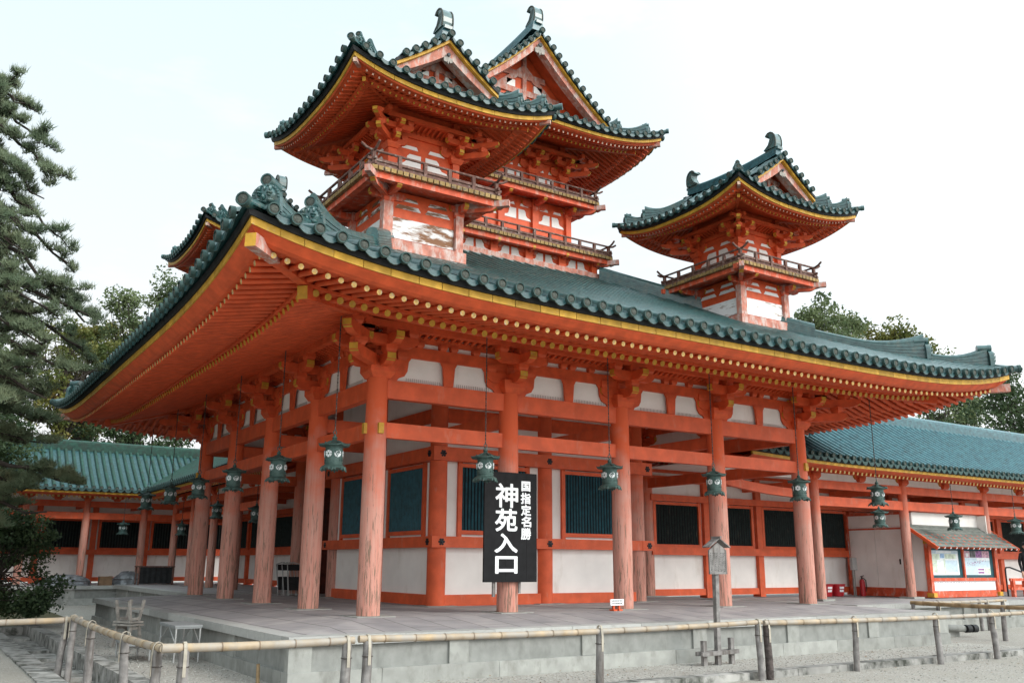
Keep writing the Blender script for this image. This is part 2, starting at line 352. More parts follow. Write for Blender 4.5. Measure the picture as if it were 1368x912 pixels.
def tag(o, label=None, cat=None, group=None, kind=None):
    if label: o['label'] = label
    if cat: o['category'] = cat
    if group: o['group'] = group
    if kind: o['kind'] = kind
    return o
def thing(name, label, cat, loc=(0,0,0), group=None, rz=0):
    o = bpy.data.objects.new(name, None); COL.objects.link(o); o.location = loc; o.rotation_euler = (0,0,rz)
    o.empty_display_size = .2
    LOC[o.name] = tuple(loc); return tag(o, label, cat, group)
def copy_tree(o, loc=None, rz=None, label=None, parent=None):
    c = o.copy(); COL.objects.link(c)
    if parent is not None: c.parent = parent
    if loc is not None: c.location = loc
    if rz is not None: c.rotation_euler = (0,0,rz)
    if label: c['label'] = label
    for ch in list(o.children): copy_tree(ch, parent=c)
    return c

# ------------------------------------------------------------------ roof kit (local, centred, front side at y = -E)
def sweep(mb, E, prof, z0, uf, mi=0, n=56, closed=True, sm=True):
    """sweep a section (s inward, z) along the front eave, mitred at the hips"""
    P = []
    for i in range(n+1):
        a = -1+2*i/n; a = a*(1-.12*(1-a*a)) if False else a
        row = []
        for s_, z_ in prof: row.append((a*(E-s_), -(E-s_), z0+uf(a*(E-s_) if s_ > .1 else a*E)+z_))
        if closed: row.append(row[0])
        P.append(row)
    mb.grid(P, mi, False if not sm else True)

def eave_side(E, zy, dz, n, yh, sf, zf, slf, rf, spf, sg, zg, slg, rg, spg, sin_, sq=False, band=.09):
    uf = lambda t: dz*min(1.05, abs(t)/E)**n
    out = {}
    b = MB(); nb = max(8, int(2*E/.42)); rnd = random.Random(int(E*100))
    for i in range(nb):
        a0 = -1+2*(i+(rnd.uniform(-.2,.2) if i else 0))/nb+.004/E; a1 = -1+2*(i+1)/nb-.0025/E if i == nb-1 else None
        b_ = [a0]; 
        if i: bb[-1].append(a0-.010/E); bb.append(b_)
        else: bb = [b_]
    bb[-1].append(1.0)
    for a0, a1 in bb:
        rows = []
        for q in range(4):
            a = a0+(a1-a0)*q/3
            rows.append([(a*(E-s_), -(E-s_), zy+uf(a*E)+z_) for s_, z_ in ((0,-yh),(0,0),(.07,0),(.07,-yh),(0,-yh))])
        b.grid(rows, 0, False)
        for rr in (rows[0], rows[-1]): b.add(rr[:4], [(0,1,2,3)])
    out['yellow'] = b
    b = MB(); sweep(b, E, [(-.035,.004),(-.06,band),(.1,band),(.1,.004)], zy, uf, 0, sm=False); out['band'] = b
    b = MB(); zt = zf-zy+rf
    sweep(b, E, [(.025,-yh-.002),(.05,-yh-.03),(sf*.55,zt+.45*(-yh-zt)*.6),(sf-.06,zt+.01),(sf+.12,zt+.01),(sf+.12,-yh-.002)], zy, uf, 0, sm=False); out['fascia'] = b
    zk0 = zg+rg; zk1 = zf+slf*(sg-sf)-rf
    b = MB(); sweep(b, E, [(sg-.05,zk0-zy),(sg-.05,zk1-zy+.004),(sg+.12,zk1-zy+.004),(sg+.12,zk0-zy)], zy, uf, 0, sm=False)
    # boarding above the rafters
    sweep(b, E, [(sf+.1, zf+rf-zy+slf*.1),(sg+.2, zf+rf-zy+slf*(sg+.2-sf))], zy, uf, 0, closed=False)
    sweep(b, E, [(sg+.1, zg+rg-zy+slg*.1),(sin_, zg+rg-zy+slg*(sin_-sg))], zy, uf, 0, closed=False)
    out['boards'] = b
    fl = MB(); gr = MB()
    k = int(E/spf)+1
    for i in range(-k, k+1):
        x = i*spf
        if abs(x) > E-sf-.12: continue
        se = min(sg+.25, E-abs(x)); 
        if se < sf+.08: continue
        zz = zf+uf(x)
        p0 = (x, -(E-sf), zz); p1 = (x, -(E-se), zz+slf*(se-sf))
        if sq: fl.beam(p0, p1, rf*1.7, rf*2, 0, endmi=1)
        else: fl.cyl(p0, p1, rf, n=10, mi=0, endmi=1, caps=(1,0))
    k = int(E/spg)+1
    for i in range(-k, k+1):
        x = i*spg
        if abs(x) > E-sg-.12: continue
        se = min(sin_, E-abs(x))
        zz = zg+uf(x)
        p0 = (x, -(E-sg), zz); p1 = (x, -(E-se), zz+slg*(se-sg))
        if sq: gr.beam(p0, p1, rg*1.7, rg*2, 0, endmi=1)
        else: gr.cyl(p0, p1, rg, n=10, mi=0, endmi=1, caps=(1,0))
    out['flying'] = fl; out['ground'] = gr
    # hip rafter on the front-left corner
    h = MB(); wv = rf*3.6
    def dg(s_, z): t = E-s_; return (-t, -t, z)
    z0 = zf+uf(E)-rf*.3; z1 = zf+uf(E-sg)+slf*(sg-sf)-rf*.3
    h.beam(dg(.02, z0-.02), dg(.42*sg, z0+(z1-z0)*.42), wv+.004, rf*4.2+.004, 3, endmi=1); h.beam(dg(.42*sg-.01, z0+(z1-z0)*.42), dg(sg+.15, z1), wv, rf*4.2, 0)
    z2 = zg+uf(E-sg)-rg*1.0; z3 = zg+slg*(sin_-sg)+uf(E-sin_)-rg*1.0
    h.beam(dg(sg-.08, z2-.01), dg(sin_, z3), wv*1.05, rf*4.6, 0, endmi=2)
    out['hip'] = h
    return out

def disc(mb, p, nrm, rad, mi=0, mi2=1, n=14):
    """round eave tile end: rim plus recessed patterned face"""
    mb.lathe([(rad*1.0, -.06), (rad*1.0, .012), (rad*.80, .012), (rad*.76, -.004), ], p, n, mi, nrm)
    mb.lathe([(rad*.77, -.004), (rad*.45, .006), (0, .010)], p, n, mi2, nrm)

def crescent(mb, a, b, nrm, sag, h, mi=0, n=6, th=.025):
    """hanging curved end of the pan tile between two round ends a and b"""
    a = Vector(a); b = Vector(b); nrm = Vector(nrm)
    up = Vector((0,0,1)); top = []; bot = []
    for i in range(n+1):
        t = i/n; k = 4*t*(1-t)
        p = a.lerp(b, t)
        top.append(p-up*(sag*.45*k)); bot.append(p-up*(sag*k+h*(.35+.65*k)))
    F = [q+nrm*th for q in top]; G = [q+nrm*th for q in bot]
    mb.grid([F, G], mi, False); mb.grid([top, F], mi, False); mb.grid([G, bot], mi, False)

def half_row(mb, pts, nside, rad, mi=0, n=6):
    """half-round cover tile row along pts; nside is the horizontal direction across the row"""
    sd = Vector(nside); P = []
    for i, p in enumerate(pts):
        p = Vector(p)
        a = (Vector(pts[min(i+1, len(pts)-1)])-Vector(pts[max(i-1, 0)])).normalized()
        nr = sd.cross(a)
        if nr.z < 0: nr = -nr
        P.append([p+sd*cos(pi*k/n)*rad+nr*(sin(pi*k/n)*rad*1.05-.01) for k in range(n+1)])
    mb.grid(P, mi, True)

def ridge_box(mb, pts, w, h, mi=0, courses=4, cap=True, upturn=0):
    """stacked flat ridge tiles with a round cap, along pts (base line)"""
    P = [Vector(p) for p in pts]; n = len(P); up_ = upturn if upturn else [0]*n
    sec = []
    ch = h/courses
    for c in range(courses):
        ww = w*(1-.25*c/courses)
        sec += [(ww/2, c*ch), (ww/2, c*ch+ch*.7), (ww/2-.02, c*ch+ch*.72), (ww/2-.02, (c+1)*ch)]
    if cap:
        for k in range(1, 6): sec.append((cos(pi*k/10)*w*.36, h+sin(pi*k/10)*w*.36))
    full = sec+[(0-a, b) for a, b in reversed(sec)]
    rows = []
    for i in range(n):
        a = (P[min(i+1, n-1)]-P[max(i-1, 0)]); a.z = 0; a.normalize()
        sd = Vector((a.y, -a.x, 0))
        rows.append([P[i]+sd*q[0]+Vector((0,0,q[1]*(1+up_[i]/h))) for q in full])
    mb.grid(rows, mi, False)
    for rr, fl in ((rows[0], 0), (rows[-1], 1)):
        mb.add(rr, [tuple(range(len(rr))) if fl else tuple(reversed(range(len(rr))))], mi)

def oni(mb, p, dr, sc, mi=0, mi2=1):
    """ogre-face end tile: arched slab with a moulded face, studded rim and a round tile on top"""
    p = Vector(p); dr = Vector(dr); dr.z = 0; dr.normalize(); sd = Vector((-dr.y, dr.x, 0)); up = Vector((0,0,1))
    W = .19*sc; H = .36*sc
    out = [(-W*1.05, 0), (W*1.05, 0)]+[(cos(pi*k/10)*W, H*.52+sin(pi*k/10)*H*.48) for k in range(11)]
    mb.prism(out, p-dr*.03, sd, up, .0-.10*sc if False else .08*sc, mi)
    fr = p+dr*(.05*sc)
    # rim beads
    for k in range(13):
        a = pi*k/12
        mb.lathe([(0,.022*sc),(.018*sc,.01*sc),(.022*sc,0)], fr+sd*cos(a)*W*.88+up*(H*.52+sin(a)*H*.42), 6, mi, dr)
    # face: brow, cheeks, nose, eyes, mouth
    def lump(x, z, rx, rz, rd):
        q = fr+sd*x*sc+up*z*sc
        P = []
        for i in range(5):
            th = pi/2*i/4
            P.append([q+sd*cos(2*pi*k/10)*rx*sc*cos(th)+up*sin(2*pi*k/10)*rz*sc*cos(th)+dr*sin(th)*rd*sc for k in range(11)])
        mb.grid(P, mi, True)
    lump(0, .20, .14, .13, .045); lump(0, .17, .03, .045, .095)
    lump(-.065, .225, .045, .022, .085); lump(.065, .225, .045, .022, .085)
    lump(-.065, .195, .026, .020, .08); lump(.065, .195, .026, .020, .08)
    lump(-.075, .13, .045, .035, .07); lump(.075, .13, .045, .035, .07); lump(0, .105, .06, .016, .085)
    for k in (-1, 0, 1): lump(k*.07, .285, .02, .05, .065)
    # round tile on top
    q = p+up*(H+.055*sc)
    mb.cyl(q-dr*.22*sc, q+dr*.05*sc, .078*sc, n=14, mi=mi, caps=(1,0)); disc(mb, q+dr*.05*sc, dr, .082*sc, mi, mi2)

def shibi(mb, p, inward, sc, mi=0, mi2=1):
    """owl-tail ridge finial: tall curved fin, round back outward, tip hooking inward over the ridge"""
    p = Vector(p); a = Vector(inward).normalized(); up = Vector((0,0,1)); sd = Vector((-a.y, a.x, 0))
    o = [(-.20,0),(-.235,.14),(-.235,.30),(-.20,.46),(-.12,.575),(-.02,.635),(.085,.635),(.165,.59),(.215,.52),(.20,.50),(.15,.535),(.085,.53),(.045,.47),(.035,.38),(.06,.28),(.12,.17),(.22,.08),(.34,.03),(.34,0)]
    o = [(x*sc, z*sc) for x, z in o]
    th = .34*sc
    mb.prism(o, p-a.cross(up)*th/2, a, up, th, mi)
    # ribbed rim on both cheeks and the spiral boss
    for sg in (-1, 1):
        q = p+(a.cross(up))*sg*th/2
        rim = [q+a*x+up*z for x, z in o[0:9]]
        mb.tube(rim, .028*sc, 6, mi2)
        mb.lathe([(.05*sc, -.01), (.045*sc, .02*sc), (0, .03*sc)], q+a*(.10*sc)+up*(.555*sc), 8, mi2, a.cross(up)*sg)
        for k in range(3):
            mb.tube([q+a*(.30-.10*k)*sc+up*.03*sc, q+a*(.12-.09*k)*sc+up*(.16+.02*k)*sc, q+a*(.03-.075*k)*sc+up*(.34)*sc, q+a*(.0-.06*k)*sc+up*.46*sc], .012*sc, 5, mi2)
    mb.bx(p.x-.0-abs(a.x)*.3*sc-abs(sd.x)*.13*sc, p.x+abs(a.x)*.3*sc+abs(sd.x)*.13*sc, p.y-abs(a.y)*.3*sc-abs(sd.y)*.13*sc, p.y+abs(a.y)*.3*sc+abs(sd.y)*.13*sc, p.z-.10*sc, p.z+.0, mi)

# ------------------------------------------------------------------ bracket sets
def boat(L, h, e=.45):
    """bracket-arm outline: flat top, ends curving up from below"""
    pts = [(-L, h), (-L, h*e)]
    for k in range(1, 5): t = k/4; pts.append((-L+t*.3*L*1.0, h*e*(1-sin(pi/2*t))))
    for k in range(4, 0, -1): t = k/4; pts.append((L-t*.3*L, h*e*(1-sin(pi/2*t))))
    pts += [(L, h*e), (L, h)]
    return pts
def masu(mb, c, w, h, mi=0):
    """bearing block with a tapered lower half, c = bottom centre"""
    x, y, z = c; a = w/2; b = w*.36; hm = h*.45
    v = [(x-b,y-b,z),(x+b,y-b,z),(x+b,y+b,z),(x-b,y+b,z)]+[(x-a,y-a,z+hm),(x+a,y-a,z+hm),(x+a,y+a,z+hm),(x-a,y+a,z+hm)]+[(x-a,y-a,z+h),(x+a,y-a,z+h),(x+a,y+a,z+h),(x-a,y+a,z+h)]
    fs = [(3,2,1,0),(8,9,10,11)]
    for o in (0, 4): fs += [(o+i, o+(i+1)%4, o+4+(i+1)%4, o+4+i) for i in range(4)]
    mb.add(v, fs, mi)
def arm(mb, c, L, w, h, ax, mi=0, endmi=1):
    """curved bracket arm centred on c (bottom), along axis ax ('x','y' or a unit vector)"""
    ux = {'x': Vector((1,0,0)), 'y': Vector((0,1,0))}.get(ax, None) if isinstance(ax, str) else Vector(ax)
    up = Vector((0,0,1)); nrm = ux.cross(up)
    o = Vector(c)-nrm*w/2
    mb.prism(boat(L, h), o, ux, up, w, mi)
    for sg in (-1, 1):
        q = Vector(c)+ux*sg*(L+.003)
        mb.add([q-nrm*w/2+up*h*.45, q+nrm*w/2+up*h*.45, q+nrm*w/2+up*h, q-nrm*w/2+up*h], [(0,1,2,3)], endmi)
        # painted patch on the underside curve
        q0 = Vector(c)+ux*sg*(L-.02*L)+up*(h*.40)-up*.004; q1 = Vector(c)+ux*sg*(L-.13*L)+up*(h*.20)-up*.004
        mb.add([q0-nrm*w/2, q0+nrm*w/2, q1+nrm*w/2, q1-nrm*w/2], [(0,1,2,3)], endmi)
def bracket(mb, x, y, z, sc, dirs, corner=None):
    """two-step bracket complex; dirs = outward unit vectors (one, or two at a corner)"""
    s = sc
    masu(mb, (x, y, z), .50*s, .26*s)
    zz = z+.20*s
    arm(mb, (x, y, zz), .56*s, .17*s, .20*s, 'x'); arm(mb, (x, y, zz), .56*s, .17*s, .20*s, 'y')
    z2 = zz+.20*s
    for dx, dy in ((-.45,0),(.45,0),(0,-.45),(0,.45),(0,0)): masu(mb, (x+dx*s, y+dy*s, z2), .22*s, .15*s)
    z3 = z2+.14*s
    for dv in dirs:
        dx, dy = dv; px, py = -dy, dx
        cx_, cy_ = x+dx*.45*s, y+dy*.45*s
        arm(mb, (cx_, cy_, z3), .56*s, .16*s, .19*s, (abs(px), abs(py), 0))
        arm(mb, (x+dx*.30*s, y+dy*.30*s, z3), .60*s, .16*s, .19*s, (abs(dx), abs(dy), 0))
        z4 = z3+.19*s
        for k in (-.45, 0, .45): masu(mb, (cx_+px*k*s, cy_+py*k*s, z4), .21*s, .14*s)
    if corner:
        dx, dy = corner; q = 1/sqrt(2)
        arm(mb, (x+dx*.35*s, y+dy*.35*s, zz), .75*s, .16*s, .20*s, (dx*q, dy*q, 0))
        masu(mb, (x+dx*.72*s, y+dy*.72*s, z2+.0), .24*s, .15*s)
        arm(mb, (x+dx*.45*s, y+dy*.45*s, z3), .95*s, .16*s, .20*s, (dx*q, dy*q, 0))
        masu(mb, (x+dx*.85*s, y+dy*.85*s, z3+.19*s), .22*s, .14*s)

# ================================================================== SETTING: ground
W = 11.52; A = 2.88
GZ = -.87
def sheet(name, x0, x1, y0, y1, z, m, kind='structure', nx=1, ny=1):
    b = MB(); P = [[(x0+(x1-x0)*i/nx, y0+(y1-y0)*j/ny, z((x0+(x1-x0)*i/nx), y0+(y1-y0)*j/ny) if callable(z) else z) for j in range(ny+1)] for i in range(nx+1)]
    b.grid(P, 0, False, flip=True); o = obj(name, b, m); tag(o, kind=kind); return o
# courtyard ground with a slot for the gutter on the left
def ground():
    b = MB(); z = GZ
    X = [-500, -4.62, -3.80, 500]; Y = [-500, -4.85, 13.3, 500]
    for i in range(3):
        for j in range(3):
            if i == 1 and j == 1: continue
            b.add([(X[i],Y[j],z),(X[i+1],Y[j],z),(X[i+1],Y[j+1],z),(X[i],Y[j+1],z)], [(0,1,2,3)])
    b.add([(-4.62,-4.85,z-.14),(-3.8,-4.85,z-.14),(-3.8,13.3,z-.14),(-4.62,13.3,z-.14)], [(0,1,2,3)])
    for x in (-4.62, -3.8): b.add([(x,-4.85,z-.14),(x,13.3,z-.14),(x,13.3,z),(x,-4.85,z)], [(0,1,2,3)])
    for y in (-4.85, 13.3): b.add([(-4.62,y,z-.14),(-3.8,y,z-.14),(-3.8,y,z),(-4.62,y,z)], [(0,1,2,3)])
    return tag(obj('ground', b, SAND), kind='structure')
ground()
sheet('mossy_ground', -60, -2.3, 13.3, 26.4, GZ+.012, MOSS)
bz = lambda x, y: -.74 if x < -2.3 and y > -2 else (-.80 if x < -2.2 else -.84)
b = MB()
xs = [-3.8, -2.2, 14.2]; 
b.grid([[(-3.8, y, z) for y, z in ((-4.15,-.80),(-2.3,-.78),(13.6,-.74))], [(-2.2, y, z) for y, z in ((-4.15,-.80),(-2.3,-.79),(13.6,-.74))]], 0, False, flip=True)
b.grid([[(x, -4.15, -.80) for x in (-2.2, 14.0)], [(x, -2.2, -.83) for x in (-2.2, 14.0)]], 0, False)
tag(obj('gravel_bed', b, BED), kind='structure')
# kerbs: rows of long stones
b = MB(); x = -4.6; k = 0
rng = random.Random(3)
while x < 16:
    L = rng.uniform(1.1, 1.7); b.bx(x+.006, x+L-.006, -4.40, -4.12+rng.uniform(-.01,.01), GZ-.2, -.765+rng.uniform(-.006,.006)); x += L
y = -4.1
while y < 13.2:
    L = rng.uniform(.9, 1.3); b.bx(-4.0+rng.uniform(-.01,.01), -3.74, y+.006, y+L-.006, GZ-.25, -.715+rng.uniform(-.006,.006)); y += L
tag(obj('kerb', b, KERB), kind='structure')
b = MB(); y = -4.8
while y < 13.2:
    L = rng.uniform(.8, 1.2); b.bx(-4.98+rng.uniform(-.015,.015), -4.60, y+.006, y+L-.006, GZ-.25, -.835+rng.uniform(-.008,.008)); y += L
b.bx(-4.6, -4.01, 12.9, 13.3, GZ-.2, -.80)
for i in range(9): b.bx(-4.5+rng.uniform(0,.1), -4.02, -3.5+i*1.8, -3.5+i*1.8+1.2, GZ-.15, GZ-.10+rng.uniform(-.01,.03))
tag(obj('gutter_edging', b, KERB), kind='structure')

# ================================================================== hall platform
def platform(name, label, x0, x1, y0, y1, ztop, zlip, zbase, gz, pil, floor_m=PAVE, inner=None, sides='fblr'):
    t = thing(name, label, 'stone platform', ((x0+x1)/2, (y0+y1)/2, gz))
    fl = MB(); i = inner or .0
    xi0, xi1, yi0, yi1 = x0+i, x1-i, y0+i, y1-i
    e = .30  # border stones
    fl.add([(xi0,yi0,-.0 if inner else ztop),(xi1,yi0,-.0 if inner else ztop),(xi1,yi1,-.0 if inner else ztop),(xi0,yi1,-.0 if inner else ztop)], [(0,1,2,3)])
    if inner:
        O = [(x0+e,y0+e,ztop),(x1-e,y0+e,ztop),(x1-e,y1-e,ztop),(x0+e,y1-e,ztop)]; I = [(xi0,yi0,0),(xi1,yi0,0),(xi1,yi1,0),(xi0,yi1,0)]
        fl.add(O+I, [(0,1,5,4),(1,2,6,5),(2,3,7,6),(3,0,4,7)])
    obj('paving', fl, floor_m, t)
    lip = MB()
    def run(a, b_, fn, lo=1.3, hi=2.1):
        p = a
        while p < b_-.01:
            L = min(rng.uniform(lo, hi), b_-p)
            if b_-p-L < .5: L = b_-p
            fn(p+.004, p+L-.004); p += L
    zt = ztop+.003
    run(x0, x1, lambda p, q: lip.bx(p, q, y0, y0+e+.02, zlip, zt+rng.uniform(0,.004)))
    run(x0, x1, lambda p, q: lip.bx(p, q, y1-e-.02, y1, zlip, zt))
    run(y0+e+.02, y1-e-.02, lambda p, q: lip.bx(x0, x0+e+.02, p, q, zlip, zt+rng.uniform(0,.004)))
    run(y0+e+.02, y1-e-.02, lambda p, q: lip.bx(x1-e-.02, x1, p, q, zlip, zt))
    obj('coping_stones', lip, COPING, t)
    wl = MB(); s = .09
    wl.bx(x0+s, x1-s, y0+s, y1-s, zbase-.02, zlip)
    obj('side_slabs', wl, STONEB, t)
    bs = MB(); s2 = .02
    run(x0+s2, x1-s2, lambda p, q: bs.bx(p, q, y0+s2, y0+.3, gz-.15, zbase+rng.uniform(-.004,.004)))
    run(y0+.3, y1-.3, lambda p, q: bs.bx(x0+s2, x0+.3, p, q, gz-.15, zbase+rng.uniform(-.004,.004)))
    run(y0+.3, y1-.3, lambda p, q: bs.bx(x1-.3, x1-s2, p, q, gz-.15, zbase))
    run(x0+s2, x1-s2, lambda p, q: bs.bx(p, q, y1-.3, y1-s2, gz-.15, zbase))
    obj('base_course', bs, STONE, t)
    n = max(1, round((x1-x0)/pil))
    def pslab(*a):
        q = MB(); q.bx(*a); obj('pilaster_slab', q, STONE, t)
    for k in range(n+1):
        px = x0+.03+(x1-x0-.06-.34)*k/n
        pslab(px, px+.34, y0+.05, y0+.2, zbase, zlip-.002)
    n = max(1, round((y1-y0)/pil))
    for k in range(1, n):
        py = y0+.03+(y1-y0-.06-.34)*k/n
        pslab(x0+.05, x0+.2, py, py+.34, zbase, zlip-.002)
    return t
platform('stone_platform', 'grey granite platform under the two-storey main hall, with paved floor and panelled sides', -2.25, 13.55, -2.35, 13.8, -.115, -.24, -.59, GZ, 2.6, inner=1.75)
platform('stone_platform', 'lower stone platform under the corridor on the right of the hall', 13.9, 60, .40, 7.4, -.10, -.22, -.58, GZ, 2.4)
platform('stone_platform', 'shaded stone platform under the short corridor behind the hall', .6, 8.0, 14.1, 26.9, -.06, -.20, -.6, GZ, 2.4)
platform('stone_platform', 'dark stone platform under the far left corridor, behind the pines', -45, 9.5, 27.05, 33.2, -.10, -.24, -.6, GZ, 2.6)

# ================================================================== MAIN HALL
HC = (5.76, 5.76)
hall = thing('shrine_hall', 'large vermilion shrine hall with green tiled hip roof over an open pillared veranda', 'shrine hall', (5.76, 5.76, 0))
def hall_in(b): return b
cyl_grid = [(i, j) for i in range(5) for j in range(5)]
for i, j in cyl_grid:
    outer = i in (0, 4) or j in (0, 4)
    core_in = (i, j) == (2, 2)
    if core_in: continue
    x, y = i*A, j*A
    c = MB()
    R0, R1 = (.205, .190) if outer else (.205, .195)
    top = 4.2 if outer else 5.3
    path = [(x, y, z) for z in (0.012, 1.2, 2.4, 3.4, top)]
    c.tube(path, [R0, R0*1.005, R0*.99, R0*.96, R1], 24, 0)
    col = obj('column', c, COLM if outer or (i, j) in ((3, 1), (1, 3)) else VERM, hall)
    p = MB(); p.bx(x-.36, x+.36, y-.36, y+.36, -.10, .014); obj('plinth', p, STONE, col)
# tie beams round the outer columns, with their nosings
def bar(p0, p1, wd, z0, z1, m=VERM, nm='tie_beam', par=None):
    b = MB(); b.beam((p0[0], p0[1], (z0+z1)/2), (p1[0], p1[1], (z0+z1)/2), wd, z1-z0); return obj(nm, b, m, par or hall)
for k in range(4):
    a0, a1 = k*A+.15, (k+1)*A-.15
    for z0, z1, wd in ((3.85, 4.195, .17), (3.12, 3.40, .14)):
        bar((a0, 0), (a1, 0), wd, z0, z1); bar((0, a0), (0, a1), wd, z0, z1)
        bar((W, a0), (W, a1), wd, z0, z1); bar((a0, W), (a1, W), wd, z0, z1)
    # secondary beams between outer and inner columns
for k in (1, 2, 3):
    for z0, z1 in ((3.55, 3.82),):
        bar((k*A, .15), (k*A, A-.15), .15, z0, z1); bar((.15, k*A), (A-.15, k*A), .15, z0, z1)
        bar((W-.15, k*A), (W-A+.15, k*A), .15, z0, z1)
for (x, y) in ((0, 0), (W, 0), (0, W)):
    for z0, z1 in ((3.14, 3.38),):
        for dx, dy in ((-1,0),(1,0),(0,-1),(0,1)):
            if (x == 0 and dx > 0) or (x == W and dx < 0) or (y == 0 and dy > 0) or (y == W and dy < 0): continue
            nb = MB(); nb.bx(x+dx*.20-.05, x+dx*.20+.05, y+dy*.20-.05, y+dy*.20+.05, z0+.03, z1-.02); obj('beam_end_cap', nb, OCHRE, hall)
# wall band above the columns (local side, rotated round the hall)
def up_wall():
    pl = MB(); st = MB(); H = W/2
    y = -H
    pl.add([(-H,y,4.19),(H,y,4.19),(H,y,5.42),(-H,y,5.42)], [(0,1,2,3)])
    for z0, z1, d in ((4.665, 4.885, .075), (4.985, 5.10, .07)): st.bx(-H, H, y-d, y+d, z0, z1)
    for k in range(4):
        xm = -H+A*(k+.5)
        v = [(-.10, 4.196), (.10, 4.196), (.13, 4.56), (.19, 4.66), (-.19, 4.66), (-.13, 4.56)]
        st.prism([(xm+p[0], p[1]) for p in v], (0, y-.06, 0), (1,0,0), (0,0,1), -.001 if False else .05, 0)
        for dx in (-.62,-.12, .12, .62): masu(st, (xm+dx, y-.03, 4.885), .16, .10)
        # bracket shoulders framing the white panel
        for s in (-1, 1):
            xc = xm+s*A/2
            o = [(0, 4.196), (.36, 4.196), (.40, 4.25), (.52, 4.30), (.58, 4.40), (.60, 4.58), (.66, 4.665), (0, 4.665)]
            o = [(xc-s*p[0], p[1]) for p in o]
            if s > 0: o = o
            else: o = o[::-1]
            st.prism(o, (0, y-.05, 0), (1,0,0), (0,0,1), -.03, 0)
    # sloping ribs up to the eave purlin
    k = -H+.15
    while k < H-.1:
        st.beam((k, y-.03, 5.07), (k, y-.50, 5.20), .055, .045, up=(0,0,1)); k += .15
    st.add([(-H,y-.02,5.13),(H,y-.02,5.13),(H+.5,y-.52,5.235),(-H-.5,y-.52,5.235)], [(0,1,2,3)])
    # purlin
    st.bx(-H-.62, H+.62, y-.56, y-.42, 5.06, 5.19)
    sk = MB(); q = -H+.5
    while q < H-.4:
        k_ = (q+H) % A
        if .5 < k_ < A-.5 and not (A/2-.16 < k_ < A/2+.16): sk.bx(q-.0035, q+.0035, y-.083, y-.077, 4.19, 4.265)
        q += .042
    return pl, st, sk
pl, st, sk = up_wall()
for k in range(4):
    uw, = quad('upper_wall', pl, WHITE, hall, (k,), HC, True); quad('wall_framing', st, VERM2, uw, (k,), HC, True); quad('bird_spikes', sk, STONEB, uw, (k,), HC, True)
for i, j in cyl_grid:
    if not (i in (0, 4) or j in (0, 4)): continue
    dirs = []
    if j == 0: dirs.append((0,-1))
    if j == 4: dirs.append((0,1))
    if i == 0: dirs.append((-1,0))
    if i == 4: dirs.append((1,0))
    b = MB(); cn = None
    if len(dirs) == 2: cn = (dirs[0][0]+dirs[1][0], dirs[0][1]+dirs[1][1])
    bracket(b, i*A, j*A, 4.2, 1.0, dirs, cn)
    obj('bracket_set', b, [VERM2, OCHRE], hall)
# ceiling
b = MB(); b.bx(.05, W-.05, .05, W-.05, 5.25, 5.30); obj('ceiling', b, WHITE, hall)

# ---- eaves
EM = 9.34
UM = lambda t: .51*min(1.04, abs(t)/EM)**5
ev = eave_side(EM, 4.935, .51, 5, .11, .28, 4.635, .20, .044, .2025, 1.28, 4.69, .30, .057, .2025, 3.55)
eaves = None
def eave_parts(ev, c, parent, fasc=VERM2, tipF=PALEO, tipG=OCHRE, fl_left=None):
    b = MB(); b.rot4(ev['boards'], c=c); root = obj('eaves', b, VERM2, parent); wd = c != (0,0)
    for nm, key, m in (('eave_edge_board', 'yellow', OCHREB), ('tile_batten', 'band', BLACKB), ('fascia', 'fascia', fasc)):
        quad(nm, ev[key], m, root, c=c, world=True)
    quad('flying_rafters', ev['flying'], [VERM2, tipF], root, c=c, world=True); quad('base_rafters', ev['ground'], [VERM2, tipG], root, c=c, world=True)
    for k in range(4):
        b = MB(); b.rot4(ev['hip'], (k,), c); obj('hip_rafter', b, [VERM2, OCHRE if tipF is PALEO else PALET, OCHRE, PINKW], root)
    return root
eave_parts(ev, HC, hall)

# ---- hip roof tiles
def hip_side(E, zt, hf, uf, kf, S_, sp, off, rad, tm, dm):
    """one hip slope: pan surface, cover rows, round ends, crescents. E includes the overhang"""
    pan = MB(); rows = MB(); ends = MB()
    ns, nt_ = 12, 40
    P = []
    zf = lambda x, s: zt+hf(s)+uf(x)*kf(s)
    for i in range(ns+1):
        s = S_*i/ns
        P.append([((-1+2*j/nt_)*(E-s), -(E-s), zf((-1+2*j/nt_)*(E-s), s)) for j in range(nt_+1)])
    pan.grid(P, 0, True)
    n = int(E/sp)+1; last = None
    for k in range(-n, n+1):
        x = (k+off)*sp
        if abs(x) > E-.06: continue
        se = min(S_, E-abs(x))
        m = max(2, int(se/.7)+1)
        pts = [(x, -(E-se*q/m), zf(x, se*q/m)+.045) for q in range(m+1)]
        pts[0] = (x, -E-.09, pts[0][2]-.012)
        half_row(rows, pts, (1,0,0), rad)
        p = Vector((x, -E-.09, zf(x, 0)+.04))
        disc(ends, p, (0,-1,-.05), rad*1.12, 0, 1)
        if last is not None: crescent(ends, last+Vector((0,.085,.01)), p+Vector((0,.085,.01)), (0,-1,0), rad*1.25, rad*.55, 2)
        last = p
    return pan, rows, ends
EMT = EM+.13
pan, rows, ends = hip_side(EMT, 5.035, lambda s: .405*s+.0085*s*s, UM, lambda s: max(0, 1-s/7.2), 7.25, .331, .5, .078, 0, 0)
b = MB(); b.rot4(pan, c=HC); rf = obj('roof', b, TILED, hall)
quad('cover_tiles', rows, TILE, rf, c=HC, world=True); quad('eave_tile_ends', ends, [TRIM, TENDI, TILED], rf, c=HC, world=True)
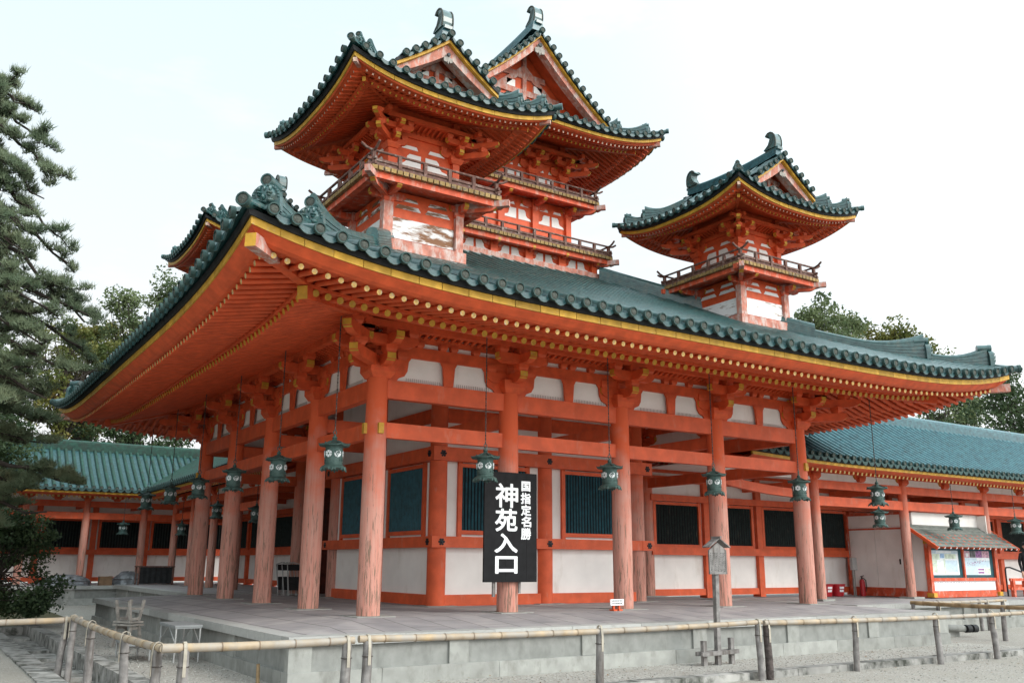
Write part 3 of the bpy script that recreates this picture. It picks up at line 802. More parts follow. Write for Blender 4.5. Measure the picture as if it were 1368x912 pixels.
def zroof(d): # surface height on the hip line, d = distance from hall centre
    s = EMT-d; return 5.035+.405*s+.0085*s*s+UM(d)*max(0, 1-s/7.2)
for kx, ky in ((-1,-1),(1,-1),(-1,1),(1,1)):
    b = MB()
    P = lambda d, dz: (HC[0]+kx*d, HC[1]+ky*d, zroof(d)+dz)
    # upper stretch from the central tower to the corner tower, middle and lower stretches
    ridge_box(b, [P(2.3+ (6.2-2.3)*i/10, -.02) for i in range(11)], .34, .36, 0, 7)
    ridge_box(b, [P(5.72+(8.02-5.72)*i/12, -.02) for i in range(13)], .25, .24, 0, 5, upturn=[.30*max(0, (i-6)/6)**2 for i in range(13)])
    ridge_box(b, [P(8.05+(9.02-8.05)*i/8, -.02) for i in range(9)], .23, .18, 0, 4, upturn=[.22*max(0, (i-2)/6)**2 for i in range(9)])
    b.tube([P(9.0, .04), P(9.25, .02), P(9.40, .0), P(9.51, .0)], [.075, .08, .08, .085], 12, 0)
    q = Vector(P(9.51, .0)); dr = Vector((kx, ky, .05)).normalized(); disc(b, q+dr*.02, dr, .10, 2, 1)
    oni(b, P(8.04, .03), (kx, ky, 0), 1.22, 0, 1); oni(b, P(9.05, .02), (kx, ky, 0), 1.15, 0, 1)
    obj('hip_ridge', b, [TILE, TENDI, TRIM], hall)

# ---- inner core: plastered walls with lattice windows
def wall_bay(parent, x0, y0, ang, L, dims, style, m_l=LATT, post_r=.21, n_bar=None, win=(.57, .57)):
    """a bay running along local +x from (x0,y0); outer face towards local -y. dims: sill, dado, rail, win0, win1, head0, head1, top"""
    cs, sn = cos(ang), sin(ang)
    T = lambda p: (x0+p[0]*cs-p[1]*sn, y0+p[0]*sn+p[1]*cs, p[2])
    def emit(nm, b, m, par):
        q = MB(); q.merge(b, T); return obj(nm, q, m, par)
    si, dd, rl, w0, w1, h0, h1, tp = dims
    b = MB(); b.add([(0,-.03,0),(L,-.03,0),(L,-.03,tp),(0,-.03,tp)], [(0,1,2,3)]); b.add([(0,.03,0),(L,.03,0),(L,.03,tp),(0,.03,tp)], [(3,2,1,0)])
    wl = emit('wall', b, WHITE, parent)
    b = MB()
    b.bx(post_r*.6, L-post_r*.6, -.12, .12, 0.0, si)                              # ground sill
    emit('ground_sill', b, VERM, wl)
    b = MB(); b.bx(-.0, L+.0, -.25, .25, dd, rl); emit('wall_rail', b, VERM, wl)
    b = MB(); b.bx(-.0, L+.0, -.255, .255, h0, h1); emit('head_rail', b, VERM, wl)
    if style:
        a0, a1 = win
        f = MB(); fw = .10
        f.bx(a0-fw, a0, -.10, .10, rl, h0); f.bx(L-a1, L-a1+fw, -.10, .10, rl, h0)
        f.bx(a0, L-a1, -.10, .10, w1, w1+.085); f.bx(a0, L-a1, -.10, .10, w0-.09, w0)
        fr = emit('window', f, VERM, wl)
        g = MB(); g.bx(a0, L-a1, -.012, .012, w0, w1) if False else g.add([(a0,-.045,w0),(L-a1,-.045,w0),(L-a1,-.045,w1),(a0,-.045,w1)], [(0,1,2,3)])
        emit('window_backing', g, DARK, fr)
        lt = MB(); nb_ = n_bar or int((L-a0-a1)/.085)
        for i in range(nb_):
            xx = a0+(L-a0-a1)*(i+.5)/nb_; hw = (L-a0-a1)/nb_*.31
            lt.beam((xx, -.058, w0), (xx, -.058, w1), hw*1.45, hw*1.45, up=(1,1,0))
        emit('lattice', lt, m_l, fr)
    return wl
D_CORE = (.235, .235, 0, 0, 0, 0, 0, 0)
core_d = (.235, 1.24, 1.475, 1.62, 3.02, 3.13, 3.43, 5.28)
for k in (1, 2):
    wall_bay(hall, k*A, A, 0, A, core_d, True)                        # front
    wall_bay(hall, A, (4-k)*A, -pi/2, A, core_d, True)                # left
    wall_bay(hall, 3*A, k*A, pi/2, A, core_d, True)                   # right
    wall_bay(hall, (4-k)*A, 3*A, pi, A, core_d, False)                # back
for k in (1, 2):
    for bb_ in ((k*A+.15, (k+1)*A-.15, A-.10, A+.10), (A-.10, A+.10, k*A+.15, (k+1)*A-.15), (3*A-.10, 3*A+.10, k*A+.15, (k+1)*A-.15)):
        b = MB(); b.bx(*bb_, 4.01, 4.33); obj('core_beam', b, VERM2, hall)
# rail ends past the corner posts and the rosettes that cover the nails
for z0, z1 in ((1.24, 1.475), (3.13, 3.43)):
    b = MB(); b.bx(A-.259, A+.02, A-.259, A+.02, z0-.003, z1+.003); obj('corner_rail_end', b, VERM, hall)
    b = MB(); b.bx(3*A-.02, 3*A+.36, A-.259, A+.245, z0-.003, z1+.003); obj('corner_rail_end', b, VERM, hall); b = MB(); b.bx(A-.259, A+.245, 3*A-.02, 3*A+.30, z0-.003, z1+.003); obj('corner_rail_end', b, VERM, hall)
    for (x, y, dx, dy) in ((A-.02,A-.261,0,-1),(2*A,A-.257,0,-1),(3*A+.2,A-.261,0,-1),(A-.261,A-.05,-1,0),(A-.257,2*A,-1,0),(A-.257,3*A+.1,-1,0)):
        c = Vector((x, y, (z0+z1)/2)); n_ = Vector((dx, dy, 0)); sd = Vector((-dy, dx, 0))
        rs = MB(); rs.lathe([(.035, 0), (.03, .02), (0, .03)], c, 8, 0, n_)
        for q in range(6):
            a = pi*q/3; cc = c+sd*cos(a)*.055+Vector((0,0,1))*sin(a)*.055
            rs.lathe([(.028, 0), (.024, .012), (0, .016)], cc, 7, 0, n_)
        obj('nail_cover_rosette', rs, ORN, hall)
# boarded screens closing the rear side of the hall
for k in (1, 2, 3):
    b = MB()
    for q in range(13): b.bx(k*A+.16+(A-.32)*q/13+.003, k*A+.16+(A-.32)*(q+1)/13-.003, W-.03-.004*(q % 2), W+.03, 0.0, 3.85)
    obj('board_screen', b, mat('dark_red_boards', (.10,.022,.012), .8, .3, 6, stain=(.05,.03,.025), stain_scale=5, stain_pos=.6, streak=(1,1,.2)) if k == 1 else bpy.data.materials['dark_red_boards'], hall)
# curved rainbow beam and wall on the corridor side
b = MB(); P0 = Vector((3*A+.2, A, 0)); 
for (xa, ya, xb, yb, zt) in ((W, A, 15.3, A, 2.95),):
    pts = []
    for i in range(13):
        t = i/12; pts.append((xa+(xb-xa)*t, ya+(yb-ya)*t, zt+.30*(1-t)**2.2-.0))
    for p, q in zip(pts, pts[1:]): b.beam(p, q, .16, .24)
obj('curved_beam', b, VERM, hall)

# ================================================================== TOWERS
def irimoya(parent, E, zt, hf, uf, yv, g, sp, rad, ridge_h, sh_sc, gable_in, low):
    """hip-and-gable tile roof, gables facing +-y. E incl. overhang; everything local"""
    pan = MB(); rows = MB(); ends = MB()
    S1 = E-low
    zf = lambda t, s: zt+hf(s)+uf(t)*max(0, 1-s/(E*.9))
    # front/back skirts
    sk = MB(); skr = MB(); ske = MB()
    P = []
    for i in range(9):
        s = S1*i/8; P.append([((-1+2*j/24)*(E-s), -(E-s), zf((-1+2*j/24)*(E-s), s)) for j in range(25)])
    sk.grid(P, 0, True)
    n = int(E/sp)+1
    def edge(bm_r, bm_e, front):
        last = None
        for k in range(-n, n+1):
            x = (k+.5)*sp
            if abs(x) > E-.05: continue
            se = min(S1 if front else E-.02, E-abs(x))
            if (not front) and abs(x) <= low: se = E-.02
            m = max(2, int(se/.4)+1)
            half_row(bm_r, [(x, -(E-se*q/m), zf(x, se*q/m)+.02) for q in range(m+1)], (1,0,0), rad)
            if (not front) and low < abs(x) <= yv:
                s0 = E-g; half_row(bm_r, [(x, -(E-(s0+(E-.02-s0)*q/4)), zf(0, s0+(E-.02-s0)*q/4)+.02) for q in range(5)], (1,0,0), rad)
            p = Vector((x, -E-.06, zf(x, 0)+.02)); half_row(bm_r, [(x, -E-.055, p.z), (x, -E+.02, p.z+.01)], (1,0,0), rad*1.02); disc(bm_e, p, (0,-1,-.05), rad*1.12, 0, 1, 12)
            if last is not None: crescent(bm_e, last+Vector((0,.055,.01)), p+Vector((0,.055,.01)), (0,-1,0), rad*1.25, rad*.6, 2, 5)
            last = p
    edge(skr, ske, True)
    for k in (0, 2): pan.rot4(sk, (k,)); rows.rot4(skr, (k,)); ends.rot4(ske, (k,))
    # long side slopes (built as a front then turned to +-x)
    sd = MB(); sdr = MB(); sde = MB(); P = []
    for i in range(17):
        s = E*i/16
        hw = (E-s) if s < E-g else yv
        P.append([((-1+2*j/24)*hw, -(E-s), zf((-1+2*j/24)*hw if s < E-g else 0, s)) for j in range(25)])
    ib = next(i for i in range(17) if E*i/16 >= E-g)
    sd.grid(P[:ib], 0, True); sd.grid([[(p[0]/ (abs(P[ib][0][0]) or 1)*yv if False else (-1+2*j/24)*yv, -g, zf(0, E-g)) for j, p in enumerate(P[ib])]]+P[ib:], 0, True)
    s0 = E*(ib-1)/16
    sd.grid([P[ib-1], [((-1+2*j/24)*g, -g, zf(0, E-g)) for j in range(25)]], 0, True)
    edge(sdr, sde, False)
    for k in (1, 3): pan.rot4(sd, (k,)); rows.rot4(sdr, (k,)); ends.rot4(sde, (k,))
    rf = obj('roof', pan, TILED, parent, False)
    # verge tiles along the gable edges
    for sy in (-1, 1):
        gb = MB(); yl = MB(); bk = MB()
        for sx in (-1, 1):
            last = None; m = int((g+.10)/(sp*.80))
            prof = lambda d_: zf(0, E-d_)          # height at distance d_ from the ridge line
            k = 0; dd = 0.0
            pts = []
            while dd < g+.16:
                pts.append(dd); slope = (prof(dd)-prof(dd+.01))/.01; dd += sp*.92/sqrt(1+slope*slope)
            for dd in pts:
                p = Vector((sx*dd, sy*(yv+.10), prof(dd)+.05))
                if not (dd == 0 and sx < 0):
                    half_row(rows, [(p.x, sy*(yv-.42), p.z-.01), (p.x, sy*(yv+.095), p.z-.01)], (1,0,0), rad*1.1)
                    disc(ends, p, (0,sy,0), rad*1.18, 0, 1, 12)
                if last is not None: crescent(ends, last+Vector((0,-.06*sy,0)), p+Vector((0,-.06*sy,0)), (0,sy,0), rad*1.2, rad*.7, 2, 5)
                last = p
            # black batten, ochre board, barge board following the curve
            L = [ (g+.14)*i/10 for i in range(11)]
            for mb_, y0, y1, o0, o1 in ((bk, yv-.30, yv+.02, -.045, .03), (yl, yv-.30, yv-.005, -.115, -.047), (gb, yv-.33, yv-.09, -.36, -.12)):
                A_ = [(sx*d_, prof(d_)+o1) for d_ in L]; B_ = [(sx*d_, prof(d_)+(o0 if mb_ is not gb else o0+.10*d_/g)) for d_ in L]
                mb_.grid([[(q[0], sy*y1, q[1]) for q in A_], [(q[0], sy*y1, q[1]) for q in B_]], 0, False)
                mb_.grid([[(q[0], sy*y1, q[1]) for q in B_], [(q[0], sy*y0, q[1]) for q in B_]], 0, False)
                mb_.add([(A_[-1][0], sy*y1, A_[-1][1]), (B_[-1][0], sy*y1, B_[-1][1]), (B_[-1][0], sy*y0, B_[-1][1]), (A_[-1][0], sy*y0, A_[-1][1])], [(0,1,2,3)])
        obj('tile_batten', bk, BLACKB, rf, False); obj('verge_board', yl, OCHRE, rf, False); obj('barge_board', gb, PINKW, rf, False)
    obj('cover_tiles', rows, TILE, rf, False); obj('eave_tile_ends', ends, [TRIM, TENDI, TILED], rf, False)
    for sy in (-1, 1):
        b = MB(); yy = sy*(yv-gable_in); za = zf(0, E)-.25; sg_ = E-(yv-gable_in)
        zb = zf(0, sg_)-.02; hw = E*.80
        hw = min(hw, yv-gable_in)
        zs = lambda d_: zf(0, E-d_)-.10
        pl = [(0, zs(0))]+[(hw*i/8, max(zb-.2, zs(hw*i/8))) for i in range(1, 9)]+[(hw, zb-.25), (-hw, zb-.25)]+[(-hw*i/8, max(zb-.2, zs(hw*i/8))) for i in range(8, 0, -1)]
        b.add([(p[0], yy, p[1]) for p in pl], [tuple(range(len(pl)))], 0)
        yo = sy*(yv-.28); q_ = [-hw*1.02+2.04*hw*i/16 for i in range(17)]
        b.grid([[(x_, yy, zf(0, E-abs(x_))-.09) for x_ in q_], [(x_, yo, zf(0, E-abs(x_))-.09) for x_ in q_]], 0, False)
        # gable timbers: tie beam, king strut, braces
        gh = zs(0)-zb
        for q in range(2):
            z_ = zb+gh*(.18+.30*q); hl = hw*(.62-.26*q)
            b.bx(-hl, hl, yy-.05 if sy > 0 else yy-.05, yy+.05, z_, z_+gh*.10, 1)
        b.bx(-.06*E*.3, .06*E*.3, yy-.06, yy+.06, zb, zs(0)-.1, 1)
        for sx in (-1, 1):
            b.beam((sx*hw*.55, yy+sy*.03, zb+gh*.12), (0, yy+sy*.03, zb+gh*.66), .05, gh*.10, 1)
            b.bx(min(sx*hw*.16, sx*hw*.30), max(sx*hw*.16, sx*hw*.30), yy-.055, yy+.055, zb+gh*.28, zb+gh*.40, 2)
        ga = obj('gable', b, [VERM2, PINKW, WHITE], parent, False)
        # pendant
        p = MB(); zp = zf(0, E)-.42; yq = sy*(yv-.075); k_ = E/2.2*.75
        o = [(0, .10), (.07, .05), (.05, .0), (.13, -.03), (.12, -.13), (.05, -.15), (.03, -.10), (0, -.2), (-.03, -.10), (-.05, -.15), (-.12, -.13), (-.13, -.03), (-.05, 0), (-.07, .05)]
        p.prism([(a*k_, c*k_) for a, c in o], (0, yq, zp), (-sy, 0, 0) if sy > 0 else (1, 0, 0), (0,0,1), .03, 0)
        p.lathe([(.05*k_, 0), (.05*k_, .04), (0, .05)], (0, yq+sy*.02, zp+.06*k_), 8, 1, (0, sy, 0))
        obj('gable_pendant', p, [GREYW, ORN], ga, False)
    # main ridge with finials
    b = MB(); yr = yv-.12; sag = .10*E/2.2
    b_pts = [(0, -yr+2*yr*i/16, zf(0, E)-.03+sag*((abs(-1+2*i/16))**2.2)) for i in range(17)]
    ridge_box(b, b_pts, .26*E/2.4, ridge_h, 0, 5)
    obj('main_ridge', b, TILEB, rf, False)
    for sy in (-1, 1):
        b = MB(); shibi(b, (0, sy*(yr-.22*sh_sc), b_pts[0][2]+ridge_h+.03), (0, -sy, 0), sh_sc, 0, 1); obj('ridge_finial', b, [TILE, TENDI], parent, False)
    # corner ridges
    for kx, ky in ((-1,-1),(1,-1),(-1,1),(1,1)):
        b = MB(); P = lambda d, dz: (kx*d, ky*d, zf(d, E-d)+dz)
        e1, e2 = E-.60*E/2.3, E-.24*E/2.3
        ridge_box(b, [P(low*.95+(e1-low*.95)*i/10, -.02) for i in range(11)], .20, .19, 0, 4, upturn=[.17*max(0, (i-4)/6)**2 for i in range(11)])
        ridge_box(b, [P(e1+.02+(e2-e1-.02)*i/6, -.02) for i in range(7)], .18, .14, 0, 3, upturn=[.13*max(0, (i-1)/5)**2 for i in range(7)])
        b.tube([P(e2-.02, .03), P(E-.06, .02), P(E+.03, .03)], [.058, .06, .062], 10, 0)
        q = Vector(P(E+.03, .03)); dr = Vector((kx, ky, .1)).normalized(); disc(b, q+dr*.01, dr, .07, 0, 1, 12)
        oni(b, P(e1+.02, .02), (kx, ky, 0), .72, 0, 1); oni(b, P(e2+.01, .01), (kx, ky, 0), .66, 0, 1)
        obj('hip_ridge', b, [TILE, TENDI], rf, False)
    return rf

def balcony(parent, H, z, rh, th=.07):
    """plank deck on edge beams with a dark three-rail balustrade"""
    b = MB(); sd = MB()
    b.bx(-H+.02, H-.02, -H+.02, H-.02, z-.055, z-.03)
    dk = obj('balcony', b, VERMW, parent, False)
    pl = MB(); n = int(2*H/.125)
    for i in range(n): 
        x = -H+2*H*(i+.5)/n; sd.bx(x-.052, x+.052, -H-.03, -H+.25, z-.03-th*.45, z+.02, 0)
    quad('floor_planks', sd, DECK, dk)
    sd = MB(); sd.bx(-H-.10+.0, H+.10, -H+.05, -H+.18, z-.19, z-.065); quad('edge_beam', sd, VERMW, dk, (0, 2)); sd2 = MB(); sd2.bx(-H+.19, H-.19, -H+.05, -H+.18, z-.185, z-.066); quad('edge_beam', sd2, VERMW, dk, (1, 3))
    rl = MB(); sd = MB(); hr = H-.07
    for zz, rr in ((.055, .030), (.055+.40*(rh-.06), .026)): sd.beam((-hr-.12, -hr, z+zz), (hr+.12, -hr, z+zz), rr*1.6, rr*2)
    sd.tube([(-hr-.26, -hr, z+rh+.10), (-hr-.16, -hr, z+rh+.035), (-hr-.06, -hr, z+rh+.004), (0, -hr, z+rh), (hr+.06, -hr, z+rh+.004), (hr+.16, -hr, z+rh+.035), (hr+.26, -hr, z+rh+.10)], [.026, .028, .027, .027, .027, .028, .026], 8)
    m = max(3, round(2*hr/.50)); posts_ = []
    for i in range(m): 
        x = -hr+2*hr*i/m; po = MB(); po.bx(x-.035, x+.035, -hr-.035, -hr+.035, z+.02, z+(rh-.02 if i else rh+.02)); posts_.append(po)
    sd.bx(-hr, hr, -hr+.005, -hr+.02, z+.02, z+.055+.36*(rh-.06))
    for r_ in quad('railing', sd, RAILW, parent):
        pass
    for k in range(4):
        for po in posts_: quad('railing_post', po, RAILW, [c_ for c_ in parent.children if c_.name.startswith('railing')][-4+k], (k,))
    # diagonal beam noses at the corners
    for kx, ky in ((-1,-1),(1,-1),(-1,1),(1,1)):
        nn = MB(); nn.beam((kx*(H-.6), ky*(H-.6), z-.15), (kx*(H+.13), ky*(H+.13), z-.13), .12, .13); obj('corner_beam_nose', nn, PINKW, dk, False)
    return dk

def cutouts(b, y, xa, xb, z0, z1, mi, th=.012):
    """two white cusped panels either side of a central strut, standing proud of the wall"""
    xm = (xa+xb)/2; w_ = (xb-xa)/2
    for s in (-1, 1):
        o = [(.08, 0), (.93, 0), (.86, .20), (.66, .30), (.58, .48), (.55, .82), (.47, 1), (.08, 1)]
        q = [(xm+s*p[0]*w_, z0+p[1]*(z1-z0)) for p in o]
        if s < 0: q = q[::-1]
        b.prism(q, (0, y, 0), (1,0,0), (0,0,1), th, mi)

def simple_storey(parent, hw, z0, z1, bays, cut, slits, m_wall=VERM2, post=.2, nm='upper_wall', white_lo=None, sill=None):
    """one timber storey: solid wall, posts, cut-out plaster panels and slits"""
    b = MB(); b.bx(-hw, hw, -hw, hw, z0, z1); wl = obj(nm, b, m_wall, parent, False)
    wp = MB(); sd = MB(); ps = MB(); pd = MB()
    for k in range(bays):
        xa = -hw+2*hw*k/bays+post*.35; xb = -hw+2*hw*(k+1)/bays-post*.35
        if cut: cutouts(sd, -hw+0.0-.0, xa, xb, cut[0], cut[1], 0, .012)
        for (za, zb, o) in slits:
            for s in (-1, 1):
                xm = (xa+xb)/2+s*(xb-xa)*.23; ww = (xb-xa)*o
                sd.prism([(xm-ww/2*1.1, za), (xm+ww/2*1.1, za), (xm+ww/2*.85, zb), (xm-ww/2*.85, zb)], (0, -hw, 0), (1,0,0), (0,0,1), .010)
        if white_lo: sd.bx(xa+.02, xb-.02, -hw-.014, -hw, white_lo[0], white_lo[1])
    quad('plaster_panel', sd, WHITEW if white_lo else WHITE, wl)
    for kk in range(4):
        for k in range(bays):
            pd = MB(); ps = MB(); x = -hw+2*hw*k/bays; pd.bx(x-post/2, x+post/2, -hw-post*.45, -hw+post*.4, z0, z1)
            ps.rot4(pd, (kk,)); obj('post', ps, PINKW if white_lo else VERM2, wl, False)
    if sill:
        sd = MB(); sd.bx(-hw-.15, hw+.15, -hw-.13, -hw+.05, sill[0], sill[1]); quad('sill_beam', sd, PINKW, wl, (0, 2)); sd = MB(); sd.bx(-hw+.051, hw-.051, -hw-.13, -hw+.05, sill[0]+.001, sill[1]-.001); quad('sill_beam', sd, PINKW, wl, (1, 3))
    return wl

def tower_brackets(parent, hw, z, sc, bays):
    for kk in range(4):
        for k in range(bays):
            x = -hw+2*hw*k/bays
            b = MB(); c = MB()
            if k == 0: bracket(b, x, -hw, z, sc, [(0,-1), (-1,0)], (-1,-1))
            else: bracket(b, x, -hw, z, sc, [(0,-1)])
            c.rot4(b, (kk,)); obj('bracket_set', c, [VERM2, OCHRE], parent, False)

def tower_purlin(parent, hw, o, z, th):
    """ring purlin on the brackets, with sloping ribs back to the wall and a wall beam"""
    b = MB(); H = hw+o; sd = MB()
    sd.bx(-H-.25, H+.25, -H-th/2, -H+th/2, z, z+th); sd.bx(-hw-.02, hw+.02, -hw-.05, -hw+.02, z-.20, z-.10)
    k = -hw
    while k < hw: sd.beam((k, -hw, z-.06), (k, -H, z+.04), .035, .03); k += .11
    sd.add([(-hw,-hw,z),(hw,-hw,z),(H,-H,z+.07),(-H,-H,z+.07)], [(0,1,2,3)])
    quad('eave_purlin', sd, VERM2, parent)
def balcony_brackets(parent, hw, H, z, bays, sc=.6):
    for k in range(bays):
        sd = MB(); x = -hw+2*hw*k/bays
        arm(sd, (x, -hw, z-.46*sc), .62*sc, .16*sc, .24*sc, 'x')
        ln = (H-hw)*.82
        arm(sd, (x, -hw-ln*.35, z-.30*sc-.06), ln*.72, .16*sc, .22*sc, 'y')
        masu(sd, (x, -hw-ln*.7, z-.16*sc-.04), .2*sc, .12*sc); masu(sd, (x, -hw, z-.62*sc), .34*sc, .2*sc)
        if k == 0:
            q = 1/sqrt(2); arm(sd, (x-ln*.4, -hw-ln*.4, z-.34*sc-.05), ln*1.0, .17*sc, .24*sc, (q, q, 0))
        quad('balcony_bracket', sd, [VERMW, OCHRE], parent)

def build_tower_roof(parent, E, zy, dz, n, hf, yv, g, low, sp, rad, ridge_h, sh, sc, spr, gin=.42):
    ev = eave_side(E, zy, dz, n, .085, .20*sc, zy-.20*sc, .30, .030*sc, spr, .70*sc, zy-.155*sc, .42, .034*sc, spr, E*.66, sq=True, band=.085)
    root = eave_parts(ev, (0,0), parent, tipF=PALET, tipG=OCHRE)
    ET = E+.11
    uf = lambda t: dz*min(1.05, abs(t)/E)**n
    irimoya(parent, ET, zy+.105, hf, uf, yv, g, sp, rad, ridge_h, sh, gin, low)

def lz(o, loc):
    o.location = loc; LOC[o.name] = tuple(loc)
# ---- corner tower (z values relative to its base at z = 6.55)
TB = 6.55
T1 = thing('corner_tower', 'small vermilion tower on the near left roof corner, its plaster panel streaked brown', 'tower', (.86, .86, TB), 'small corner towers on the hall roof')
LOC[T1.name] = (0,0,0)
Z = lambda z: z-TB
b = MB()
for q in range(4):
    sd = MB(); sd.bx(-.98+.03*(q%2), .98-.03*(q%2), -.98+.03*(q%2), .98-.03*(q%2), Z(6.55)+q*.045, Z(6.55)+q*.045+.044)
    b.merge(sd)
obj('base_tile_courses', b, TILE, T1, False)
simple_storey(T1, .79, Z(6.72), Z(8.0), 1, None, ((Z(7.66), Z(7.745), .36), (Z(7.83), Z(7.90), .28)), VERM2, .20, 'lower_wall', (Z(7.03), Z(7.46)), (Z(6.75), Z(6.97)))
balcony_brackets(T1, .79, 1.43, Z(8.08), 1, .62)
balcony(T1, 1.43, Z(8.11), .34)
simple_storey(T1, .72, Z(8.11), Z(9.92), 1, (Z(8.60), Z(8.90)), ((Z(9.0), Z(9.075), .26),), VERM2, .18)
tower_brackets(T1, .72, Z(8.90), .60, 1); tower_purlin(T1, .72, .30, Z(9.44), .09)
build_tower_roof(T1, 2.18, Z(9.51), .335, 2.6, lambda s: .462*s+.083*s*s, 1.74, 1.02, .98, .27, .062, .20, .70, .62, .125, .56)
for (cx, cy, lab) in ((W-.86, .86, 'small vermilion tower on the right corner of the hall roof, seen with both ridge finials'), (.86, W-.86, 'small vermilion tower behind the left roof edge, only its eave corner showing')):
    t = copy_tree(T1, (cx, cy, TB), label=lab)

for ch in T1.children:
    if ch.name.startswith('lower_wall'):
        for g in ch.children:
            if g.name.startswith('plaster_panel'): g.data = g.data.copy(); g.data.materials[0] = WHITEB
# ---- central tower, base at z = 8.05
CB = 8.05
TC = thing('central_tower', 'tall central vermilion tower with two stacked balconies and a big green gabled roof', 'tower', (5.76, 5.76, CB))
LOC[TC.name] = (0,0,0)
Z = lambda z: z-CB
b = MB()
for q in range(8):
    d_ = 2.40-.012*q+.03*(q%2); b.bx(-d_, d_, -d_, d_, Z(8.0)+q*.058, Z(8.0)+q*.058+.057)
obj('base_tile_courses', b, TILE, TC, False)
simple_storey(TC, 2.15, Z(8.40), Z(9.0), 4, (Z(8.63), Z(8.90)), (), VERM2, .22, 'lower_wall', None, (Z(8.45), Z(8.63)))
balcony_brackets(TC, 2.15, 2.55, Z(9.04), 4, .5)
balcony(TC, 2.55, Z(9.06), .33)
simple_storey(TC, 1.66, Z(9.06), Z(10.6), 3, (Z(9.95), Z(10.24)), ((Z(10.34), Z(10.41), .26),), VERM2, .20, 'middle_wall')
balcony_brackets(TC, 1.66, 2.31, Z(10.66), 3, .66)
balcony(TC, 2.31, Z(10.69), .33)
simple_storey(TC, 1.55, Z(10.69), Z(12.75), 3, (Z(11.12), Z(11.42)), ((Z(11.55), Z(11.63), .26),), VERM2, .20)
tower_brackets(TC, 1.55, Z(11.40), .68, 3); tower_purlin(TC, 1.55, .36, Z(12.02), .11)
build_tower_roof(TC, 3.57, Z(12.03), .49, 3.2, lambda s: .44*s+.090*s*s, 2.80, 2.55, 2.35, .30, .070, .26, .80, .85, .145, .85)

